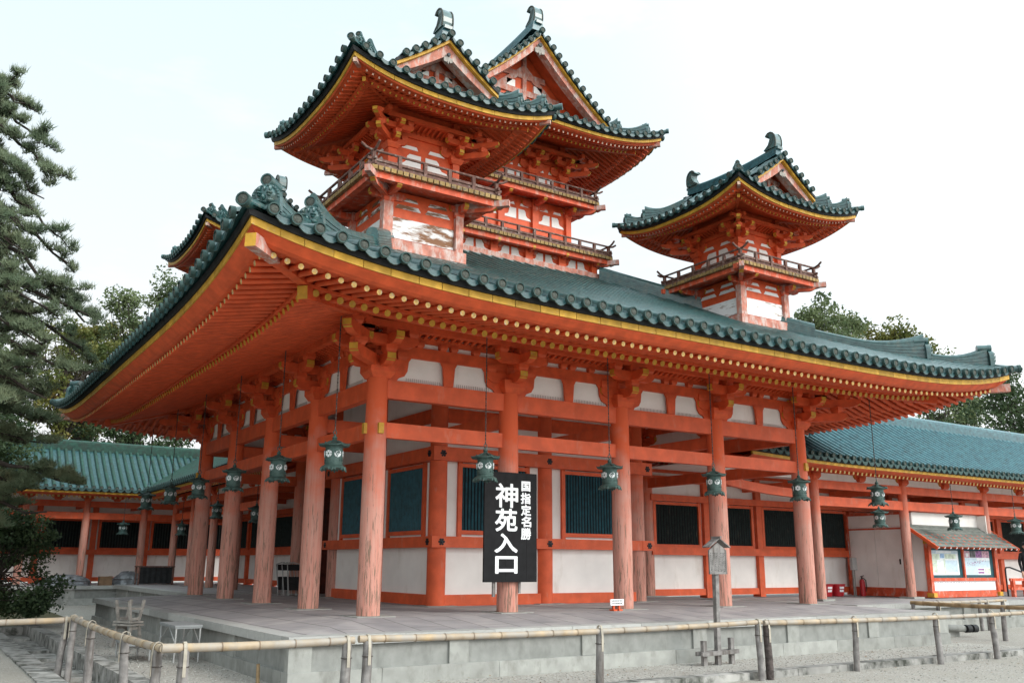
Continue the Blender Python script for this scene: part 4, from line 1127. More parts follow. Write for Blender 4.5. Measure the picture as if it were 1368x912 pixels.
# ================================================================== CORRIDORS
def corridor(name, label, loc, rz, L, posts, wall_posts, cols_back, tm, clip_x=0., phase=0., rise=None, drop=0., both=True, bars=16, clip_end=0.):
    """long gabled walkway along local +x; columns at y=0, lattice wall at y=2.88, eave at y=-1.4, ridge at y=1.44.
       up to clip_x (and past L-clip_end) the roof stops low, where it runs in under the hall eaves"""
    t = thing(name, label, 'corridor', loc, rz=rz); LOC[t.name] = (0,0,0)
    rz_ = rise or (lambda x: 0.)
    ze, e, yr = 3.72, 1.40, 1.44
    hf = lambda s: .56*s+.030*s*s
    S_ = e+yr+.12
    smax = lambda x: S_ if clip_x <= x <= L-clip_end else 1.25
    X = [0]+[clip_x]*(clip_x > 0)+[clip_x+(L-clip_x-clip_end)*i/30 for i in range(1, 31)]+[L]*(clip_end > 0)
    if clip_x > 0: X = [clip_x*i/8 for i in range(9)]+X[2:]
    # front and back slopes
    for sd in (0, 1):
        pan, rows, ends = MB(), MB(), MB()
        yv = (lambda s: -e-.12+s) if sd == 0 else (lambda s: 2*yr+e+.12-s)
        for xa, xb in zip(X, X[1:]):
            sm_ = smax((xa+xb)/2)
            pan.grid([[(x, yv(sm_*j/8), ze+.12+hf(sm_*j/8)+rz_(x)*(1-j/9)) for j in range(9)] for x in (xa, xb)], 0, True)
        last = None; x = .15+phase
        while x < L:
            sm_ = smax(x)
            m = 8
            half_row(rows, [(x, yv(sm_*q/m), ze+.15+hf(sm_*q/m)+rz_(x)*(1-q/(m+1))) for q in range(m+1)], (1,0,0), .072)
            p = Vector((x, yv(-.02), ze+.165+rz_(x))); ny = -1 if sd == 0 else 1
            if sd == 0 or both:
                disc(ends, p, (0, ny, -.05), .080, 0, 1, 12)
                if last is not None: crescent(ends, last+Vector((0,0,-.03)), p+Vector((0,0,-.03)), (0, ny, 0), .09, .06, 0, 5)
            last = p; x += .30
        rf = obj('roof', pan, TILED, t, False); obj('cover_tiles', rows, tm, rf, False); obj('eave_tile_ends', ends, [TRIM, TENDI], rf, False)
    b = MB(); ridge_box(b, [(clip_x+(L-clip_x-clip_end)*i/20, yr, ze+.12+hf(S_)-.10) for i in range(21)], .34, .36, 0, 7); obj('ridge', b, tm, rf, False)
    # gable closing walls
    b = MB()
    for xx in ([clip_x] if clip_x else [])+[L-clip_end]:
        b.add([(xx, -e, ze+.05), (xx, 2*yr+e, ze+.05), (xx, yr, ze+hf(S_))], [(0,1,2)])
    obj('gable_end', b, VERM2, t, False)
    # eaves, both sides
    XS = [L*i/48 for i in range(49)] if rise is None else [min(L, 6*i/24) for i in range(25)]+[L]
    for sd in (0, 1):
        yl, bd, fa, rb, ra = MB(), MB(), MB(), MB(), MB()
        Y = (lambda s: -e+s) if sd == 0 else (lambda s: 2*yr+e-s)
        def sw(mb, prof):
            prof = prof+[prof[0]]
            mb.grid([[(x, Y(s_), ze+z_+rz_(x)) for s_, z_ in prof] for x in XS], 0, False)
        sw(yl, [(0,-.085),(0,0),(.06,0),(.06,-.085)]); sw(bd, [(-.03,.003),(-.05,.10),(.1,.10),(.1,.003)])
        sw(fa, [(.02,-.087),(.05,-.11),(.16,-.15),(.24,-.165),(.32,-.165),(.32,-.087)])
        for xa, xb in zip(XS, XS[1:]): rb.add([(xa, Y(.25), ze-.10+rz_(xa)), (xb, Y(.25), ze-.10+rz_(xb)), (xb, Y(1.5), ze+.30), (xa, Y(1.5), ze+.30)], [(0,1,2,3)])
        x = .1
        while x < L:
            ra.beam((x, Y(.26), ze-.205+rz_(x)), (x, Y(1.5), ze+.20), .075, .085, endmi=1); x += .20
        ea = obj('eaves', rb, VERM2, t, False); obj('eave_edge_board', yl, OCHRE, ea, False); obj('tile_batten', bd, BLACKB, ea, False); obj('fascia', fa, VERM2, ea, False); obj('rafters', ra, [VERM2, PALEO], ea, False)
    # columns, beams
    for yy, lst in ((0., posts), (2.88, cols_back)):
        for x in lst:
            c = MB(); c.tube([(x, yy, z) for z in (-.06, 1.2, 2.4, 3.5)], [.15,.15,.147,.14], 18); col = obj('column', c, COLM if yy == 0 else VERM, t, False)
            q = MB(); masu(q, (x, yy, 3.42), .34, .16); arm(q, (x, yy, 3.50), .30, .14, .15, 'x'); obj('bracket_set', q, [VERM2, OCHRE], t, False)
            q = MB(); q.bx(x-.27, x+.27, yy-.27, yy+.27, -.2, -.045); obj('plinth', q, STONE, col, False)
    for xa, xb in zip(posts, posts[1:]):
        q = MB(); masu(q, ((xa+xb)/2, 0, 3.42), .30, .14); arm(q, ((xa+xb)/2, 0, 3.50), .28, .14, .15, 'x'); obj('bracket_set', q, [VERM2, OCHRE], t, False)
        for z0, z1 in ((3.15, 3.40), (2.64, 2.92)):
            q = MB(); q.bx(xa+.12, xb-.12, -.07, .07, z0, z1); obj('tie_beam', q, VERM, t, False)
    q = MB(); q.bx(0, L, -.06, .06, 3.62, 3.74); obj('purlin', q, VERM2, t, False); q = MB(); q.bx(0, L, 2.82, 2.94, 3.62, 3.74); obj('purlin', q, VERM2, t, False)
    q = MB(); q.bx(0, L, -.012, .012, 3.40, 3.63); obj('frieze_panel', q, WHITE, t, False)
    q = MB(); q.bx(.02, L-.02, .1, 2.80, 3.72, 3.75); obj('ceiling', q, WHITE, t, False)
    for x in posts:
        q = MB(); q.beam((x, .12, 3.28), (x, 2.78, 3.28), .14, .22); obj('cross_beam', q, VERM, t, False)
    dims = (.19, 1.18, 1.40, 1.49, 2.66, 2.76, 2.95, 3.7)
    for xa, xb in zip(wall_posts, wall_posts[1:]):
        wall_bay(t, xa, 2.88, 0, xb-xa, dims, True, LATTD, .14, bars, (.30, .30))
        q = MB(); q.bx(xa-.12, xa+.12, 2.88-.16, 2.88+.16, -.08, 3.6); obj('wall_post', q, VERM, t, False)
        q = MB(); q.bx(xa-.05, xb+.05, 2.88-.14, 2.88-.04, 3.34, 3.52); obj('wall_beam', q, VERM, t, False)
    return t
def fix_wall_loc(): pass
# right of the hall, running away to the right
RX = 11.52
corridor('roofed_corridor', 'long vermilion corridor with blue-green tiled roof, running off to the right of the hall', (RX, A, 0), 0, 46,
         [15.62-RX]+[19.96-RX+4.66*k for k in range(8)], [2.35*k for k in range(20)], [], TILEB, clip_x=3.75,
         rise=lambda x: .12*max(0, 1-x/5.)**2)
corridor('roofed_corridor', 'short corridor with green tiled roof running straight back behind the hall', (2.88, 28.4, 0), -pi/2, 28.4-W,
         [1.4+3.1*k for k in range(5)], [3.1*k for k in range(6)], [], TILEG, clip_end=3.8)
corridor('roofed_corridor', 'far left corridor with green tiled roof, half hidden by the pines', (-44, 28.0, 0), 0, 46+7,
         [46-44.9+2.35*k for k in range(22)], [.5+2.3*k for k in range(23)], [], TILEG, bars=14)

# ================================================================== LANTERNS
def make_lantern(label, loc, chain, sc=1.):
    t = thing('hanging_lantern', label, 'lantern', loc, 'bronze lanterns hanging under the eaves')
    L0 = LOC[t.name]; LOC[t.name] = (0,0,0)
    b = MB()
    b.lathe([(0,.10),(.150,.10),(.150,.115),(.158,.12),(.158,.135),(.148,.14),(.148,.385),(.162,.392),(.162,.412),(.10,.42)], (0,0,0), 18)
    for k in range(18):
        a = 2*pi*k/18; b.beam((cos(a)*.152, sin(a)*.152, .155), (cos(a)*.152, sin(a)*.152, .185), .018, .01, up=(cos(a),sin(a),0))
    obj('lantern_body', b, BRONZE, t, False)
    b = MB()
    R = []
    n = 24
    for (rr, z, am) in ((.03,.535,0),(.05,.515,0),(.085,.485,0),(.15,.452,0),(.225,.428,.010),(.252,.424,.024),(.252,.408,.024),(.20,.405,.008),(.0,.41,0)):
        R.append([(cos(2*pi*k/n)*(rr+(.012 if k % 4 == 0 and rr > .2 else 0)), sin(2*pi*k/n)*(rr+(.012 if k % 4 == 0 and rr > .2 else 0)), z+am*(1 if k % 4 == 0 else 0)) for k in range(n+1)])
    b.grid(R, 0, True)
    for k in range(6):
        a = 2*pi*k/6; b.tube([(cos(a)*.06, sin(a)*.06, .51), (cos(a)*.15, sin(a)*.15, .462), (cos(a)*.25, sin(a)*.25, .442), (cos(a)*.268, sin(a)*.268, .462)], [.008,.011,.012,.008], 6)
    b.lathe([(.03,.53),(.045,.55),(.036,.575),(.02,.585),(.012,.61)], (0,0,0), 12)
    # hanging ring
    b.tube([(cos(2*pi*k/14)*.042, 0, .645+sin(2*pi*k/14)*.042) for k in range(15)], .009, 6)
    obj('lantern_roof', b, BRONZE, t, False)
    b = MB()
    b.lathe([(.145,.105),(.165,.085),(.20,.066),(.212,.05),(.205,.03),(.13,.03),(0,.035)], (0,0,0), 18)
    for k in range(6):
        a = 2*pi*(k+.5)/6; c = Vector((cos(a), sin(a), 0)); sd = Vector((-sin(a), cos(a), 0))
        b.prism([(-.07,.052),(-.06,-.002),(-.03,.012),(0,.0),(.03,.012),(.06,-.002),(.07,.052)], c*.185, sd, (0,0,1), .03 if False else .02)
        b.tube([c*.19+Vector((0,0,.045)), c*.222+Vector((0,0,.02)), c*.236+Vector((0,0,-.012))], [.022,.018,.012], 6)
    obj('lantern_foot', b, BRONZE, t, False)
    b = MB()
    for k in range(6):
        a = 2*pi*k/6; c = Vector((cos(a), sin(a), 0)); o = c*.146+Vector((0,0,.275))
        b.lathe([(.060, 0), (.060, .010), (0, .012)], o, 16, 0, c)
        sd = Vector((-sin(a), cos(a), 0)); up = Vector((0,0,1)); q = o+c*.0135
        if k % 2:
            b.lathe([(.018, 0), (.016, .003), (0, .004)], q, 8, 1, c)
            for m in range(6):
                e = pi*m/3; w0 = e+.35; b.add([q+sd*cos(e)*.026+up*sin(e)*.026, q+sd*cos(e-.12)*.066+up*sin(e-.12)*.066, q+sd*cos(e+.12)*.066+up*sin(e+.12)*.066], [(0,1,2)], 1)
        else:
            for m, (x, z) in enumerate(((-.012,.02),(.022,-.008))):
                P = [q+sd*(x+.038*cos(e)-.012*m)+up*(z+.034*sin(e)) for e in (0.3, 1.3, 2.3, 3.3, 3.9)]
                b.tube(P, [.004,.011,.012,.009,.003], 5, 1)
            b.tube([q+sd*-.02-up*.06, q+sd*.0-up*.02, q+sd*.03+up*.045], .006, 5, 1)
    obj('openwork_window', b, [PAPER, BRONZE], t, False)
    b = MB(); z = .68; k = 0
    while z < chain:
        l = .062; b.tube([(0,0,z),(0,0,z+l*.25),(0,0,z+l*.75),(0,0,z+l)], [.005,.0125,.0125,.005], 6, 0, False); z += l; k += 1
    b.cyl((0,0,.66), (0,0,chain), .0055, n=5); b.lathe([(.03,chain-.01),(.03,chain+.02),(0,chain+.02)], (0,0,0), 8)
    obj('hanging_chain', b, CHAIN, t, False)
    return t
LB = 2.345
LN = [
 ((1.74,-1.0), 'bronze lantern hanging just left of the black signboard with white lettering'),
 ((4.64,-1.0), 'bronze lantern hanging in front of the third front pillar, right of the black signboard'),
 ((7.52,-1.0), 'bronze lantern hanging straight above the small roofed wooden notice post'),
 ((10.27,-1.0), 'bronze lantern hanging before the rightmost front pillar of the hall'),
 ((13.17,-1.0), 'upper one of the two stacked-looking lanterns, under the right tip of the hall eaves'),
 ((-1.0,-.55), 'largest bronze lantern, hanging just left of the near corner pillar'),
 ((-1.0,2.28), 'bronze lantern hanging before the third pillar of the left side, counted from the corner'),
 ((-1.0,5.21), 'bronze lantern hanging before the fourth pillar of the left side, counted from the corner'),
 ((-1.0,8.16), 'bronze lantern hanging before the farthest pillar of the left side'),
 ((-1.0,11.1), 'bronze lantern just left of the farthest left pillar, in front of the green roof'),
 ((-1.0,14.1), 'leftmost of the row of lanterns under the long left eave, before the green roof'),
]
l0 = None
for (x, y), lab in LN:
    yaw = rng.uniform(-.25,.25)
    if l0 is None: l0 = make_lantern(lab, (x, y, LB), 5.06-LB); l0.rotation_euler = (0,0,.35)
    else: copy_tree(l0, (x, y, LB+(.07 if x < 0 else 0)+rng.uniform(-.01,.01)), .35+yaw, lab)
c0 = make_lantern('lower and smaller of the two stacked-looking lanterns, hanging under the right corridor eave', (17.43, 2.0, 2.02), 3.55-2.02)
for (x, y, z, top), lab in (((21.2, 1.95, 2.02, 0), 'lantern hanging in front of the white wall above the notice case roof'),
                       ((24.85, 1.95, 1.98, 0), 'rightmost lantern, hanging over the dark window at the right edge'),
                       ((1.7, 16.2, 2.30, 0), 'lantern in the shadow between the two farthest left pillars'),
                       ((1.9, 12.6, 2.05, 0), 'faint small lantern in the gap between the third and fourth left pillars'),
                       ((2.6, 24.6, 1.95, 0), 'dark lantern by the post where the far left corridors meet'),
                       ((.75, 27.0, 2.0, 0), 'dim lantern in front of the lattice windows of the far left corridor')):
    copy_tree(c0, (x, y, z), rng.uniform(0,1), lab)

# ================================================================== BLACK SIGNBOARD
sg = thing('signboard', 'tall black wooden signboard with large white Japanese lettering, fixed before the second front pillar', 'signboard', (2.77, -.27, .3))
b = MB()
for k in range(5): b.bx(2.17+.24*k+.001, 2.17+.24*(k+1)-.001, -.285+.002*(k % 2), -.245, .565, 2.62)
obj('board', b, BLKSIGN, sg)
b = MB(); b.bx(2.40,2.46,-.243,-.205,.30,2.3); obj('support_post', b, POSTW, sg); b = MB(); b.bx(2.98,3.03,-.243,-.215,.36,2.3); obj('support_post', b, POSTW, sg)
def glyph(ch, off):
    cu = bpy.data.curves.new('lettering', 'FONT'); cu.body = ch;  cu.resolution_u = 4; cu.fill_mode = 'BOTH'; cu.extrude = .0
    o = bpy.data.objects.new('lettering', cu); COL.objects.link(o)
    dg = bpy.context.evaluated_depsgraph_get(); dg.update()
    me = bpy.data.meshes.new_from_object(o.evaluated_get(dg)); 
    v = [tuple(p.co) for p in me.vertices]; fs = [tuple(p.vertices) for p in me.polygons]
    bpy.data.objects.remove(o); bpy.data.curves.remove(cu); bpy.data.meshes.remove(me)
    return v, fs
def put_text(parent, items, x0, z0, y, m):
    for ch, u_, v_, w_, h_, off in items:
        v, fs = glyph(ch, off)
        if not v: continue
        ax, bx_ = min(p[0] for p in v), max(p[0] for p in v); ay, by = min(p[1] for p in v), max(p[1] for p in v)
        b = MB(); e = off*.34
        for k in range(13):
            dx, dz = (0, 0) if k == 12 else (cos(k*pi/6)*e*1.1, sin(k*pi/6)*e)
            P = [(x0+u_+dx+((p[0]-ax)/(bx_-ax)-.5)*(w_-2*e), y-.0003*k, z0+v_+dz+((p[1]-ay)/(by-ay)-.5)*(h_-2*e)) for p in v]
            b.add(P, fs, 0)
        obj('character', b, m, parent)
put_text(sg, [('\u795e',.50,1.61,.52,.46,.032),('\u82d1',.49,1.146,.51,.43,.032),('\u5165',.49,.717,.52,.36,.036),('\u53e3',.50,.316,.50,.32,.036),
              ('\u56fd',.94,1.805,.21,.195,.022),('\u6307',.935,1.572,.235,.215,.022),('\u5b9a',.945,1.345,.235,.21,.022),('\u540d',.95,1.13,.23,.21,.022),('\u52dd',.945,.90,.235,.225,.018)], 2.17, .565, -.2875, LETTER)

# ================================================================== BAMBOO FENCES
def bamboo(b, p0, p1, rad, step=.42):
    p0 = Vector(p0); p1 = Vector(p1); L = (p1-p0).length; n = int(L/step); path = []; R = []
    off = rng.uniform(0, step)
    ts = sorted(set([0., L]+[min(L, max(0, off+k*step+dx)) for k in range(n+1) for dx in (-.014,-.006,0,.006,.014)]))
    ts = [t_ for i, t_ in enumerate(ts) if i == 0 or t_-ts[i-1] > 1e-4]
    for t_ in ts:
        k = (t_-off)/step; near = abs(k-round(k))*step
        p = p0.lerp(p1, t_/L); sag = -.035*4*(t_/L)*(1-t_/L)*min(1, L/6)
        path.append(p+Vector((0,0,sag))); R.append(rad*(1.10 if near < .003 else .94 if near < .010 else 1.0)*(1.06-.12*t_/L))
    b.tube(path, R, 12, 0)
    for k in range(n+1):
        t_ = off+k*step
        if .03 < t_ < L-.03:
            p = p0.lerp(p1, t_/L); sag = -.035*4*(t_/L)*(1-t_/L)*min(1, L/6); a = (p1-p0).normalized()
            b.cyl(p+Vector((0,0,sag))-a*.004, p+Vector((0,0,sag))+a*.004, rad*1.13*(1.06-.12*t_/L), n=12, mi=1, caps=(0,0))
def fence(label, p0, p1, posts, z, rad=.050, m=BAMBOO, lean=.0, strap=True, pr=.055):
    t = thing('bamboo_fence', label, 'fence', ((p0[0]+p1[0])/2, (p0[1]+p1[1])/2, GZ), 'low bamboo rail fences')
    b = MB(); bamboo(b, (*p0, z), (*p1, z), rad); obj('bamboo_rail', b, [m, NODE], t)
    for i, q in enumerate(posts):
        x, y = q[0], q[1]; pm = POSTW if len(q) < 3 else q[2]
        dx, dy = rng.uniform(-.03,.03), rng.uniform(-.03,.03)
        c = MB(); n = 10; R = pr*rng.uniform(.9,1.1)
        c.tube([(x+dx*1.5, y+dy*1.5, GZ-.25), (x+dx, y+dy, GZ+.3), (x, y, z-.25), (x, y, z-rad*.6)], [R*1.08, R*1.05, R, R*.96], n, 0)
        po = obj('post', c, pm, t)
        if strap:
            s_ = MB(); d_ = Vector((p1[0]-p0[0], p1[1]-p0[1], 0)).normalized(); nn = Vector((d_.y, -d_.x, 0)); nn = nn if nn.dot(Vector((CAM[0]-x, CAM[1]-y, 0))) > 0 else -nn
            o = Vector((x, y, 0))
            P = [o+nn*(R+.004)+Vector((0,0,z-.30)), o+nn*(R+.006)+Vector((0,0,z-.10)), o+nn*(rad*1.18)+Vector((0,0,z)), o+nn*(rad*.8)+Vector((0,0,z+rad*.95)), o+Vector((0,0,z+rad*1.22)), o-nn*(rad*.9)+Vector((0,0,z+rad*.8)), o-nn*(rad*1.2)+Vector((0,0,z))]
            for a, c2 in zip(P, P[1:]): s_.beam(a, c2, .036, .008, up=nn)
            s_.tube([o+Vector((cos(e)*(R+.006), sin(e)*(R+.006), z-.20)) for e in [2*pi*k/10 for k in range(11)]], .006, 5, 1)
            obj('split_bamboo_strap', s_, [STRAP, CHAIN], po)
    return t
FY = -4.52
fence('bamboo rail fence running off the left edge of the photo, before the dark shrub', (-4.28, 1.84), (-10.5, 2.35), [(-4.52,1.86),(-7.4,2.1),(-10.2,2.3)], -.03, .047)
fence('short weathered bamboo fence along the gutter on the left, running towards the camera', (-4.42, 1.92), (-4.42, FY-.02), [(-4.42,1.75),(-4.42,.02),(-4.42,-2.5),(-4.42,-4.28)], .0, .045)
fence('nearest short bamboo fence, across the near corner of the platform', (-4.44, FY), (-2.22, FY), [(-4.20,FY),(-2.31,FY)], .005, .047)
fence('long bamboo fence along the kerb in front of the hall platform', (-2.16, FY), (4.84, FY), [(-2.04,FY),(1.53,FY),(4.76,FY)], .015, .041)
fence('bamboo fence running from the notice post to the right edge of the photo', (4.88, FY-.02), (14.6, FY-.04), [(4.96,FY,BARKP),(7.2,FY),(9.6,FY),(11.5,FY),(13.6,FY)], .0, .040)
fence('thick brown bamboo fence rail behind the right end of the hall platform', (15.75, .10), (16.3, -4.0), [(15.72,.02),(16.05,-2.2),(16.2,-3.8)], -.05, .052, BAMBOOB, strap=False)
fence('thin bamboo fence along the foot of the right corridor platform', (15.82, .12), (20.2, .02), [(16.95,.09),(18.9,.06),(19.25,.05),(20.05,.03)], -.05, .042, BAMBOO)

# ================================================================== ROOFED NOTICE POST
t = thing('notice_post', 'slim weathered wooden notice post with a small gabled roof over its board', 'notice post', (5.50, -2.9, -.83))
b = MB(); b.beam((5.475,-2.9,-.85), (5.52,-2.9,1.14), .085, .085, up=(0,1,0)); obj('post', b, POSTW, t)
b = MB()
for k in range(4): b.bx(5.30+.11*k+.001, 5.30+.11*(k+1)-.001, -2.975, -2.945, .74, 1.16+.0)
b.prism([(5.30,1.16),(5.74,1.16),(5.52,1.30)], (0,-2.945,0), (1,0,0), (0,0,1), .03); bd = obj('board', b, POSTW, t)
b = MB()
for k in range(11):
    z = 1.12; xx = 5.33+.036*k
    while z > .80:
        l = rng.uniform(.012,.03); b.bx(xx, xx+.012, -2.977, -2.9755, z-l, z); z -= l+.010
obj('faded_writing', b, BLACKB, bd)
b = MB(); b.beam((5.52,-2.95,1.375), (5.25,-2.95,1.215), .17, .018, up=(0,0,1)); b.beam((5.52,-2.95,1.375), (5.79,-2.95,1.215), .17, .018); b.beam((5.52,-3.06,1.395), (5.52,-2.84,1.395), .05, .03); obj('little_roof', b, POSTW, t)
for x in (5.14, 5.82): b = MB(); b.beam((x,-2.9,-.9), (x,-2.9,-.40+.03*(x > 5.5)), .085, .075, up=(0,1,0)); obj('bracing_stake', b, POSTW, t)
b = MB()
b.beam((5.02,-2.965,-.62), (5.93,-2.965,-.60), .05, .07); b.beam((5.02,-2.835,-.62), (5.93,-2.835,-.60), .05, .07)
obj('cross_rail', b, POSTW, t)
# small white sign on red legs
t = thing('floor_sign', 'small white sign on two red wooden feet, by the third front pillar', 'sign', (5.2, -.45, 0))
b = MB(); b.bx(5.03, 5.37, -.47, -.45, .105, .225); p = obj('panel', b, LETTER, t)
b = MB()
for r_ in range(2):
    x = 5.06
    while x < 5.33:
        l = rng.uniform(.012,.026); b.bx(x, x+l, -.4715, -.4705, .18-.05*r_, .205-.05*r_); x += l+.01
obj('small_print', b, BLACKB, p)
for x in (5.13, 5.27):
    b = MB(); b.bx(x-.02, x+.02, -.455, -.415, 0.0, .13); b.bx(x-.045, x+.045, -.50, -.36, 0, .03); obj('foot', b, VERM, t)

# ================================================================== BOOTH AND NOTICE CASE BY THE CORRIDOR
t = thing('notice_booth', 'white-walled booth under the right corridor, with a sloping plank roof over its notice case', 'booth', (22.5, 4.2, -.1))
X0, X1, YF, YB = 20.55, 24.45, 2.62, 5.6
b = MB()
b.prism([(YF+.1,.05),(YB,.05),(YB,2.60),(3.05,2.60),(3.05,2.05),(YF+.1,1.70)], (X0+.05,0,0), (0,1,0), (0,0,1), .04); b.bx(X0+.1, X1-.05, 3.05, 3.09, 2.0, 2.62); b.bx(X1-.09, X1-.05, YF+.1, YB, .05, 2.6)
wl = obj('wall', b, WHITE, t)
b = MB(); b.bx(X0+.0, X0+.10, 3.45, 5.55, -.08, .20); b.bx(X0-.0, X0+.10, YF, 3.3, -.08, .12); b.bx(X0+.0, X0+.09, 3.42, 5.58, 2.08, 2.13); b.bx(X0-.02, X0+.10, 5.50, 5.60, .0, 2.6); b.bx(X0+.0, X0+.09, 3.42, 5.5, 2.56, 2.64); obj('door_frame', b, VERMW, wl)
for k in range(2):
    b = MB(); b.bx(X0+.018, X0+.05, 3.48+1.0*k, 4.46+1.0*k, .20, 2.08); dr = obj('door', b, WHITE, wl)
    if k == 0:
        h = MB(); h.bx(X0+.0, X0+.018, 3.56, 3.60, .95, 1.12); obj('handle', h, ORN, dr)
b = MB()
for k in range(7):
    y0 = 1.98+.16*k; z0 = 1.50+.107*k; b.beam((X0-.42, y0+.09, z0+.05+.012*(k % 1)), (X1+.45, y0+.09, z0+.05), .20, .025, up=(0,-.5,1))
rf = obj('roof', b, mat('pale_roof_planks', (.18,.20,.18), .8, .2, 7, stain=(.10,.11,.10), stain_scale=6, stain_pos=.6, streak=(.2,1,1)), t)
b = MB(); b.beam((X0-.40, 1.95, 1.44), (X0-.40, 3.05, 2.19), .05, .10); b.beam((X1+.40, 1.95, 1.44), (X1+.40, 3.05, 2.19), .05, .10)
for k in range(15): x = X0-.3+(X1-X0+.6)*k/14; b.beam((x, 1.96, 1.455), (x, 2.6, 1.89), .05, .055, endmi=1)
obj('roof_rafters', b, [VERM, LETTER], rf)
b = MB()
for x in (X0+.06, X1-.06): b.bx(x-.075, x+.075, YF-.10, YF+.05, .0, 1.66); 
b.bx(X0-.02, X1+.02, YF-.085, YF+.03, 1.46, 1.56); b.bx(X0+.13, X1-.13, YF-.08, YF+.03, .43, .53); b.bx(X0+.13, X1-.13, YF-.07, YF+.03, -.08, .12); b.bx((X0+X1)/2-.04, (X0+X1)/2+.04, YF-.085, YF+.03, .53, 1.46)
cs_ = obj('case_frame', b, VERMW, t)
b = MB()
for x in (X0+.06, X1-.06): b.bx(x-.095, x+.095, YF-.16, YF+.07, -.06, .07); b.bx(x-.085, x+.085, YF-.11, YF+.06, 1.60, 1.70)
obj('post_cap', b, OCHRE, cs_)
b = MB(); b.bx(X0+.13, X1-.13, YF-.03, YF+.0, .13, .43); sp_ = obj('text_panel', b, LETTER, cs_)
b = MB()
for r_ in range(6):
    x = X0+.25
    while x < X1-.3:
        l = rng.uniform(.03,.12); b.bx(x, x+l, YF-.0315, YF-.0305, .38-.04*r_, .392-.04*r_); x += l+rng.uniform(.015,.05)
obj('small_print', b, STONEB, sp_)
b = MB(); b.bx(X0+.13, X1-.13, YF-.02, YF+.02, .53, 1.46); obj('case_back', b, mat('teal_case_lining', (.012,.07,.085), .6, .2), cs_)
def poster(nm, x0, x1, z0, z1, bgm, cells):
    b = MB(); b.bx(x0, x1, YF-.030, YF-.021, z0, z1); p = obj(nm, b, bgm, cs_)
    b = MB(); ms = []
    for i, (u0, u1, v0, v1, m) in enumerate(cells):
        if m not in ms: ms.append(m)
        b.bx(x0+(x1-x0)*u0, x0+(x1-x0)*u1, YF-.0325-.0006*(i % 5), YF-.0302, z0+(z1-z0)*v0, z0+(z1-z0)*v1, ms.index(m))
    obj('printed_picture', b, ms, p); return p
PBLUE = mat('print_pale_blue', (.50,.62,.70), .5, .1, 8); PGRN = mat('print_pale_green', (.55,.63,.50), .5, .25, 5); PSKY = mat('print_sky_blue', (.27,.42,.62), .5, .15, 8)
PWHI = mat('print_white', (.74,.77,.78), .5, .08, 9); PPUR = mat('print_purple', (.30,.12,.30), .5, .5, 14); PPINK = mat('print_pink', (.52,.30,.38), .5, .4, 12); PDRK = mat('print_dark', (.10,.10,.11), .5, .5, 10)
cells = [(0,1,.86,1,PBLUE),(.2,.75,.89,.97,PWHI),(.33,.48,.68,.86,PSKY),(.04,.3,.62,.85,PGRN),(.5,.9,.66,.85,PGRN),(.02,.2,.1,.6,PGRN),(.3,.42,.12,.65,PWHI),(.5,.95,.12,.6,PBLUE),(.44,.5,.05,.66,PGRN)]
for k in range(60):
    u = rng.uniform(.02,.94); v = rng.uniform(.03,.8); cells.append((u, u+rng.uniform(.01,.04), v, v+rng.uniform(.008,.03), rng.choice([PSKY,PGRN,PPINK,PBLUE,PWHI])))
poster('map_poster', X0+.20, (X0+X1)/2-.24, .62, 1.40, PWHI, cells)
cells = [(0,.24,.72,1,PPINK),(.25,.47,.72,1,PDRK),(.48,.72,.72,1,PPUR),(.73,1,.72,1,PPINK),(.1,.2,.76,.9,PWHI),(.3,.44,.8,.9,PWHI),(.76,.9,.76,.85,PWHI),(0,1,.30,.70,PBLUE),(.5,1,.6,.7,PWHI),(.0,.5,0,.29,PBLUE),(.52,.75,.19,.26,PPUR),(.52,.75,.06,.14,PPUR),(.78,1,.05,.27,PGRN)]
for k in range(70):
    u = rng.uniform(.28,.9); v = .42+.2*sin((u-.28)*2.4)+rng.uniform(-.08,.06); cells.append((u, u+rng.uniform(.012,.035), v, v+rng.uniform(.012,.035), rng.choice([PPUR,PPUR,PPINK])))
for k in range(14):
    u = rng.uniform(.1,.3); v = rng.uniform(.34,.55); cells.append((u, u+.02, v, v+.03, rng.choice([PPUR,PPINK])))
poster('photo_poster', (X0+X1)/2+.06, X1-.36, .62, 1.40, PWHI, cells)

# red railing, buckets, meter, extinguisher
t = thing('low_railing', 'low red wooden railing right of the notice booth', 'railing', (26.2, 2.3, -.1))
for i, x in enumerate((24.85, 25.6, 26.35, 27.1, 27.85)):
    b = MB(); b.bx(x-.06, x+.06, 2.24, 2.36, -.10, .50); obj('post', b, VERMW, t)
for z in (.12, .42):
    b = MB(); b.bx(24.7, 28.0, 2.265, 2.335, z, z+.09); obj('rail', b, VERMW, t)
t = thing('metal_handrail', 'thin dark metal handrail rising behind the low red railing', 'handrail', (26, 2.8, -.1))
b = MB(); b.tube([(25.3,2.75,-.1),(25.3,2.75,.80),(25.36,2.75,.86),(25.6,2.75,.87),(26.6,2.65,.62),(28,2.5,.3)], .028, 8); obj('tube', b, ORN, t)
b = MB(); b.cyl((26.6,2.65,-.1),(26.6,2.65,.61),.022,n=8); obj('upright', b, ORN, t)
t0 = None
